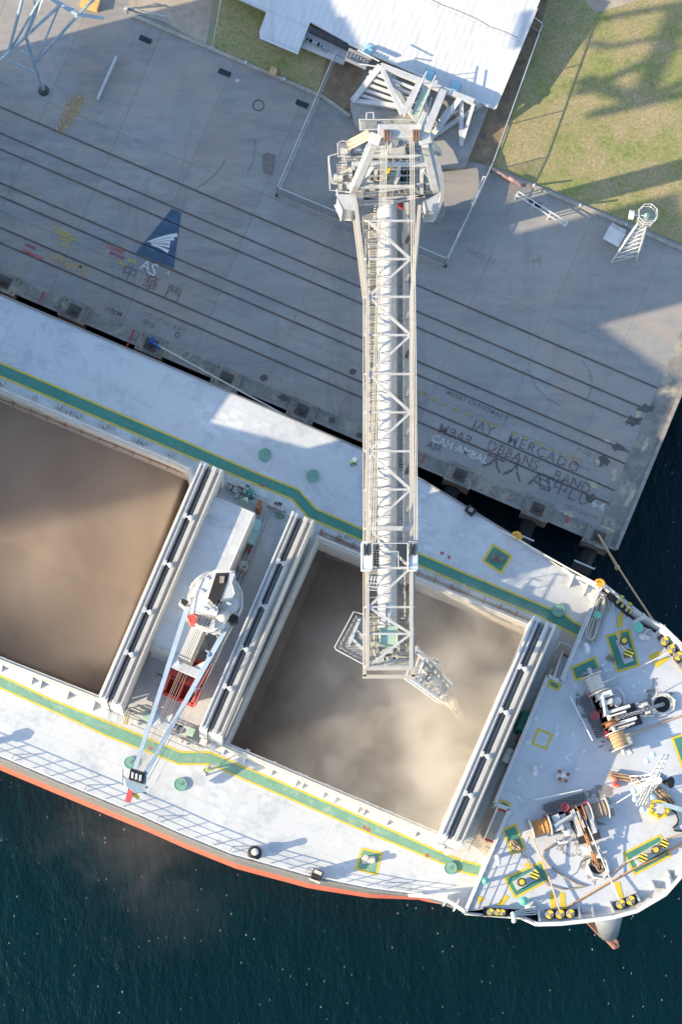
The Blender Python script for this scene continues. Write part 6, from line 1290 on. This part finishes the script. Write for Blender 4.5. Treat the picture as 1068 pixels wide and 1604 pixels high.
# people ------------------------------------------------------------------
def skin_mesh(name, verts, edges, radii, mt, parent, levels=1, root=0):
    me = bpy.data.meshes.new(name); off = ROOT[parent.name]; me.from_pydata([tuple(Vector(v) - off) for v in verts], edges, []); o = bpy.data.objects.new(name, me); scene.collection.objects.link(o)
    m = o.modifiers.new('s', 'SKIN'); m.use_smooth_shade = True; sk = me.skin_vertices[0].data
    for i, r_ in enumerate(radii): sk[i].radius = (r_, r_) if not isinstance(r_, tuple) else r_; sk[i].use_root = (i == root)
    s_ = o.modifiers.new('u', 'SUBSURF'); s_.levels = s_.render_levels = levels
    bpy.context.view_layer.update(); m2_ = bpy.data.meshes.new_from_object(o.evaluated_get(bpy.context.evaluated_depsgraph_get())); bpy.data.objects.remove(o)
    m2_.materials.clear(); m2_.materials.append(mt); m2_.polygons.foreach_set('use_smooth', [True] * len(m2_.polygons)); o = bpy.data.objects.new(name, m2_); scene.collection.objects.link(o); o.parent = parent; ROOT[o.name] = off; return o
def person(loc, face, pose, label, trou):
    f = Vector((math.cos(face), math.sin(face), 0)); s_ = Vector((-f.y, f.x, 0)); t = thing('person', label, 'person', loc)
    T = lambda fx, sx, z: Vector(loc) + f * fx + s_ * sx + ZX * z
    J = dict(pel=(0, 0, .95), spine=(.02, 0, 1.15), chest=(.02, 0, 1.36), neck=(.02, 0, 1.50), head=(.04, 0, 1.60), crown=(.03, 0, 1.72),
             shl=(0, .19, 1.42), ell=(.02, .25, 1.13), wrl=(.14, .24, .92), shr=(0, -.19, 1.42), elr=(.04, -.25, 1.13), wrr=(.2, -.2, .98),
             hil=(0, .10, .92), knl=(.05, .11, .50), anl=(-.02, .12, .09), tol=(.16, .14, .04), hir=(0, -.10, .92), knr=(-.02, -.11, .50), anr=(-.08, -.12, .09), tor=(.10, -.14, .04))
    if pose == 'bent':
        J.update(spine=(.14, 0, 1.08), chest=(.34, 0, 1.22), neck=(.46, 0, 1.28), head=(.56, 0, 1.31), crown=(.66, 0, 1.36), shl=(.36, .19, 1.24), ell=(.45, .24, .98), wrl=(.58, .18, .78), shr=(.36, -.19, 1.24), elr=(.5, -.24, .98), wrr=(.62, -.14, .80), knl=(.16, .12, .5), anl=(.1, .13, .09), tol=(.28, .15, .04), knr=(-.05, -.12, .5), anr=(-.2, -.13, .09), tor=(-.02, -.15, .04))
    names = list(J); V = [T(*J[k]) for k in names]; I = {k: i for i, k in enumerate(names)}
    E = [('pel', 'spine'), ('spine', 'chest'), ('chest', 'neck'), ('neck', 'head'), ('head', 'crown'), ('chest', 'shl'), ('shl', 'ell'), ('ell', 'wrl'), ('chest', 'shr'), ('shr', 'elr'), ('elr', 'wrr'), ('pel', 'hil'), ('hil', 'knl'), ('knl', 'anl'), ('anl', 'tol'), ('pel', 'hir'), ('hir', 'knr'), ('knr', 'anr'), ('anr', 'tor')]
    Rd = dict(pel=.13, spine=.12, chest=.13, neck=.055, head=.085, crown=.07, shl=.06, ell=.042, wrl=.028, shr=.06, elr=.042, wrr=.028, hil=.09, knl=.055, anl=.04, tol=.04, hir=.09, knr=.055, anr=.04, tor=.04)
    rad = [Rd[k] for k in names]; E = [(I[a_], I[c_]) for a_, c_ in E]
    for w_, e_, sg in (('wrl', 'ell', 1), ('wrr', 'elr', -1)):           # palm and five fingers
        W_, D_ = V[I[w_]], (V[I[w_]] - V[I[e_]]).normalized(); n_ = s_ * sg; V.append(W_ + D_ * .07); rad.append(.026); pi = len(V) - 1; E.append((I[w_], pi))
        for k, (off_, L) in enumerate(((-.032, .07), (-.011, .08), (.011, .075), (.032, .06))):
            a0_ = V[pi] + f * off_ + D_ * .02; V += [a0_, a0_ + D_ * L * .5, a0_ + D_ * L * .9 - n_ * L * .3]; rad += [.010, .009, .008]; m = len(V); E += [(pi, m - 3), (m - 3, m - 2), (m - 2, m - 1)]
        a0_ = W_ + D_ * .03 + f * .035; V += [a0_, a0_ + f * .03 + D_ * .03]; rad += [.012, .009]; m = len(V); E += [(I[w_], m - 2), (m - 2, m - 1)]
    skin_mesh('body', V, E, rad, SKIN, t)
    def sub(name, ks, es, rr_, mt): 
        ii = {k: i for i, k in enumerate(ks)}; skin_mesh(name, [T(*J[k]) for k in ks], [(ii[a_], ii[c_]) for a_, c_ in es], rr_, mt, t)
    sub('hi_vis_jacket', ['pel', 'spine', 'chest', 'shl', 'ell', 'shr', 'elr'], [('pel', 'spine'), ('spine', 'chest'), ('chest', 'shl'), ('shl', 'ell'), ('chest', 'shr'), ('shr', 'elr')], [.155, .15, .165, .085, .06, .085, .06], HIVIS)
    sub('trousers', ['pel', 'hil', 'knl', 'anl', 'hir', 'knr', 'anr'], [('pel', 'hil'), ('hil', 'knl'), ('knl', 'anl'), ('pel', 'hir'), ('hir', 'knr'), ('knr', 'anr')], [.145, .11, .075, .06, .11, .075, .06], trou)
    b = MB()
    for a_, k in ((J['anl'], J['tol']), (J['anr'], J['tor'])): b.bar(T(*a_) - ZX * .03, T(*k) + ZX * .0, .11, .09)
    b.build('boots', BLACK, t)
    hd, cr = T(*J['head']), T(*J['crown']); ax = (cr - hd).normalized() if pose != 'bent' else (ZX * .7 + f * .5).normalized(); base = hd + ax * .05
    b = MB(); b.lathe(base, [(.165, 0), (.165, .012), (.135, .02), (.13, .08), (.10, .13), (.05, .155), (.01, .16)], axis=ax, n=18); b.bar(base + f * .10, base + f * .21, .16, .015); b.build('helmet', HELM, t, True)
    b = MB(); b.lathe(hd + f * .085 - ax * .01, [(.012, 0), (.018, .02), (.006, .045)], axis=f, n=6); b.ball(hd + s_ * .085, .022, 6); b.ball(hd - s_ * .085, .022, 6); b.build('nose_and_ears', SKIN, t)
    b = MB(); b.ball(hd + f * .075 + s_ * .03 + ax * .02, .013, 6); b.ball(hd + f * .075 - s_ * .03 + ax * .02, .013, 6); b.bar(hd + f * .083 - ax * .045 - s_ * .022, hd + f * .083 - ax * .045 + s_ * .022, .008); b.build('eyes_and_mouth', DARK, t)
person(P(553, 727, DECK + .01), R(-60), 'stand', 'person in yellow vest and white helmet standing on the shaded deck left of the boom', NAVY)
person(P(323, 1210, DECK + .01), R(35), 'bent', 'person in yellow vest and white helmet bending over on the sunlit deck', mat('grey_cloth', (.30, .33, .38), .85))

# ================================================================ DUST
def dust(name, label, px, z0, z1, dens, col, sc, lo, hi, ani=.2, fall=None, base=0.0):
    b = MB(); b.prism([P(x, y, (z0 + z1) / 2) for x, y in px], z0, z1)
    m = bpy.data.materials.new(name); m.use_nodes = True; n = m.node_tree.nodes; l = m.node_tree.links; n.clear(); out = n.new('ShaderNodeOutputMaterial')
    pv = n.new('ShaderNodeVolumePrincipled'); pv.inputs['Color'].default_value = (*col, 1); pv.inputs['Anisotropy'].default_value = ani; l.new(pv.outputs[0], out.inputs['Volume'])
    g = n.new('ShaderNodeNewGeometry'); nz = n.new('ShaderNodeTexNoise'); nz.inputs['Scale'].default_value = sc; nz.inputs['Detail'].default_value = 6; nz.inputs['Roughness'].default_value = .66; nz.inputs['Distortion'].default_value = .35
    l.new(g.outputs['Position'], nz.inputs['Vector']); mr = n.new('ShaderNodeMapRange'); mr.interpolation_type = 'SMOOTHSTEP'; mr.inputs[1].default_value = lo; mr.inputs[2].default_value = hi; mr.inputs[3].default_value = base; mr.inputs[4].default_value = dens; l.new(nz.outputs[0], mr.inputs[0]); d = mr.outputs[0]
    for (c, r0, r1, w0, w1) in (fall or []):      # radial weight round a world point: w0 inside r0 .. w1 outside r1
        vm = n.new('ShaderNodeVectorMath'); vm.operation = 'DISTANCE'; l.new(g.outputs['Position'], vm.inputs[0]); vm.inputs[1].default_value = c
        m3 = n.new('ShaderNodeMapRange'); m3.interpolation_type = 'SMOOTHSTEP'; m3.inputs[1].default_value = r0; m3.inputs[2].default_value = r1; m3.inputs[3].default_value = w0; m3.inputs[4].default_value = w1; l.new(vm.outputs['Value'], m3.inputs[0])
        mm = n.new('ShaderNodeMath'); mm.operation = 'MULTIPLY'; l.new(d, mm.inputs[0]); l.new(m3.outputs[0], mm.inputs[1]); d = mm.outputs[0]
    sp = n.new('ShaderNodeSeparateXYZ'); l.new(g.outputs['Position'], sp.inputs[0]); m4 = n.new('ShaderNodeMapRange'); m4.interpolation_type = 'SMOOTHSTEP'; m4.inputs[1].default_value = z1 - (z1 - z0) * .45; m4.inputs[2].default_value = z1; m4.inputs[3].default_value = 1; m4.inputs[4].default_value = 0; l.new(sp.outputs[2], m4.inputs[0])
    mm = n.new('ShaderNodeMath'); mm.operation = 'MULTIPLY'; l.new(d, mm.inputs[0]); l.new(m4.outputs[0], mm.inputs[1]); l.new(mm.outputs[0], pv.inputs['Density'])
    o = b.build(name, m); bm = bmesh.new(); bm.from_mesh(o.data); bmesh.ops.recalc_face_normals(bm, faces=bm.faces); bm.to_mesh(o.data); bm.free(); return tag(o, label, 'dust', kind='stuff')
DC = (.93, .87, .80)
DH = (.91, .87, .82)
dust('dust_cloud', 'pale grain dust billowing round the spout in the hold under the boom', [(478, 825), (850, 974), (714, 1330), (335, 1185)], 7.0, 18.5, .50, DH, .22, .40, .68, .3, [(tuple(P(735, 1180, 13)), 2, 17.5, 1.2, .045)], .10)
dust('dust_cloud', 'thin brown dust hanging in the hold at the left border', [(-235, 516), (297, 738), (158, 1092), (-395, 872)], 7.6, 15.4, .26, (.74, .64, .56), .11, .30, .70, .2, [(tuple(P(190, 780, 12)), 5, 19, 1.2, .5)], .06)
dust('dust_cloud', 'faint dust drifting over the water beyond the sunlit side of the ship', [(-300, 1100), (0, 1190), (700, 1440), (700, 1560), (-300, 1560)], .6, 11, .011, (.86, .89, .92), .14, .44, .62, .3, [(tuple(P(230, 1300, 6)), 1, 12, 1, 0)])
# ================================================================ beyond the left border: unseen blocks added to throw the long shadows
NV = Vector((.25, -.968, 0)).normalized(); TAN = math.tan(SUN_EL)
NQ = lambda w: .05 * (w - 1725.6)
ND = lambda w: .04808 * (w - 1725.6)
S0 = -12.5
def ztop(n, X, zp):                   # height whose shadow reaches photo column X on the level zp
    x = (X - 347) * (CZ - zp) / FPX; s = (x - NV.x * n) / SUN_DIR.x; return zp + (s - S0) * TAN
def clad(mb, n0, n1, z0, z1, dep=4.0):  # box unit of the added shade blockers
    c = SUN_DIR * (S0 - dep / 2) + NV * (n0 + n1) / 2; mb.obox(Vector((c.x, c.y, (z0 + z1) / 2)), SUN_DIR, NV, ZX, dep, n1 - n0, z1 - z0)
def ribs(mb, n0, n1, z0, z1):
    k = int((n1 - n0) / 1.2)
    for i in range(k + 1):
        c = SUN_DIR * (S0 + .06) + NV * (n0 + (n1 - n0) * i / max(1, k)); mb.obox(Vector((c.x, c.y, (z0 + z1) / 2)), SUN_DIR, NV, ZX, .1, .12, z1 - z0 - .2)
t = thing('quay_shade_blocker', 'unseen ribbed block added beyond the left border to shade the quay', 'shadow caster', SUN_DIR * (S0 - 2) + NV * NQ(200) + ZX * QZ)  # added unseen caster, sized to shade the quay
b = MB(); r_ = MB()
for w0, w1, X in ((78, 112, 640), (172, 335, 640)):
    n0, n1 = NQ(w0), NQ(w1); z1 = ztop((n0 + n1) / 2, X, QZ); clad(b, n0, n1, QZ, z1); ribs(r_, n0, n1, QZ, z1)
n0, n1 = NQ(112), NQ(172); za, zb, zc = ztop((n0 + n1) / 2, 222, QZ), ztop((n0 + n1) / 2, 292, QZ), ztop((n0 + n1) / 2, 600, QZ); clad(b, n0 , n1, QZ, za); clad(b, n0, n1, zb, zc)
b.build('wall', LGREY, t); r_.build('shade_block_rib', WHITE, t)  # solid faces of the added shade block
t = thing('stepped_shade_blocker', 'unseen stepped panels added beyond the left border to shade quay and deck', 'ship loader', SUN_DIR * (S0 - 2) + NV * NQ(500) + ZX * QZ)  # added unseen panels, stepped to shape the shade on quay and deck
b = MB(); r_ = MB()
secs = [(NQ(335.5), NQ(500), 660, QZ, 8), (NQ(500), NQ(557), 800, QZ, 8), (NQ(557), ND(686), 1085, QZ, 14)]
secs.append((ND(801), ND(801) + .6, 1068, QZ, 16))
for n0, n1, X, zp, zb, *dp in secs:
    z1 = ztop((n0 + n1) / 2, X, zp); clad(b, n0, n1 - .004, zb, z1, *dp)
    if not dp: ribs(r_, n0, n1, zb, z1)
def sl(wm):                              # shade panel edges, shaped so sun slips through on to the deck beside the walkway
    n = ND(wm); xl = 362 - 31 * (wm - 686) / 36.6 if wm < 722.6 else 331 + 149 * (wm - 722.6) / 76; wq = n / .05 + 1725.6
    return n, ztop(n, xl, DECK), ztop(n, (wm - 446) / .662 + 4, DECK), ztop(n, 925 + 140 * (wq - 712) / 133, QZ)
ws = [686, 704, 722.6, 742, 762, 782, 801]
for wa, wb in zip(ws, ws[1:]):
    (na, la, ma, ta), (nb, lb, mb_, tb) = sl(wa), sl(wb)
    for z00, z01, z10, z11 in ((15, la, 15, lb), (ma, ta, mb_, tb)):
        f_ = [SUN_DIR * S0 + NV * na + ZX * z00, SUN_DIR * S0 + NV * na + ZX * z01, SUN_DIR * S0 + NV * nb + ZX * z11, SUN_DIR * S0 + NV * nb + ZX * z10]; g_ = [p - SUN_DIR * .12 for p in f_]
        b.add(f_ + g_, [(0, 1, 2, 3), (7, 6, 5, 4), (0, 4, 5, 1), (1, 5, 6, 2), (2, 6, 7, 3), (3, 7, 4, 0)])
b.build('shade_panel', LGREY, t); r_.build('shade_panel_rib', WHITE, t)
for n_ in (NQ(345), NQ(430)):
    for dd_ in (-.5, -3.5):
        b = MB(); p = SUN_DIR * (S0 + dd_) + NV * n_; b.bar(Vector((p.x, p.y, QZ)), Vector((p.x, p.y, 12)), .6); b.build('leg', GREY, t)  # props under the added shade panels
# added unseen lattice, bars aimed so its shadow crosses the lawn on the far right
def aim(X, Y, zp=QZ):
    p = P(X, Y, zp); s = p.dot(SUN_DIR); n = p.dot(NV); return SUN_DIR * (S0 - 1.5) + NV * n + ZX * (zp + (s - S0 + 1.5) * TAN)
t = thing('shadow_lattice', 'unseen lattice added beyond the left border to cast shadows on the lawn', 'conveyor bridge', SUN_DIR * (S0 - 1.5) + NV * NQ(250) + ZX * QZ)
for (a_, c_, w_) in (((925, 33), (1120, -4), .42), ((925, 66), (955, 74), .34), ((955, 74), (1120, 40), .34), ((910, 124), (1007, 160), .6), ((905, 147), (930, 135), .5), ((930, 135), (1070, 70), .42), ((1068, 4), (1005, 158), .66), ((1007, 160), (1120, 104), .45), ((925, 180), (1120, 136), .55), ((905, 66), (935, 6), .5)):
    b = MB(); b.bar(aim(*a_), aim(*c_), w_ * 1.05); b.build('shadow_lattice_bar', GREY, t)
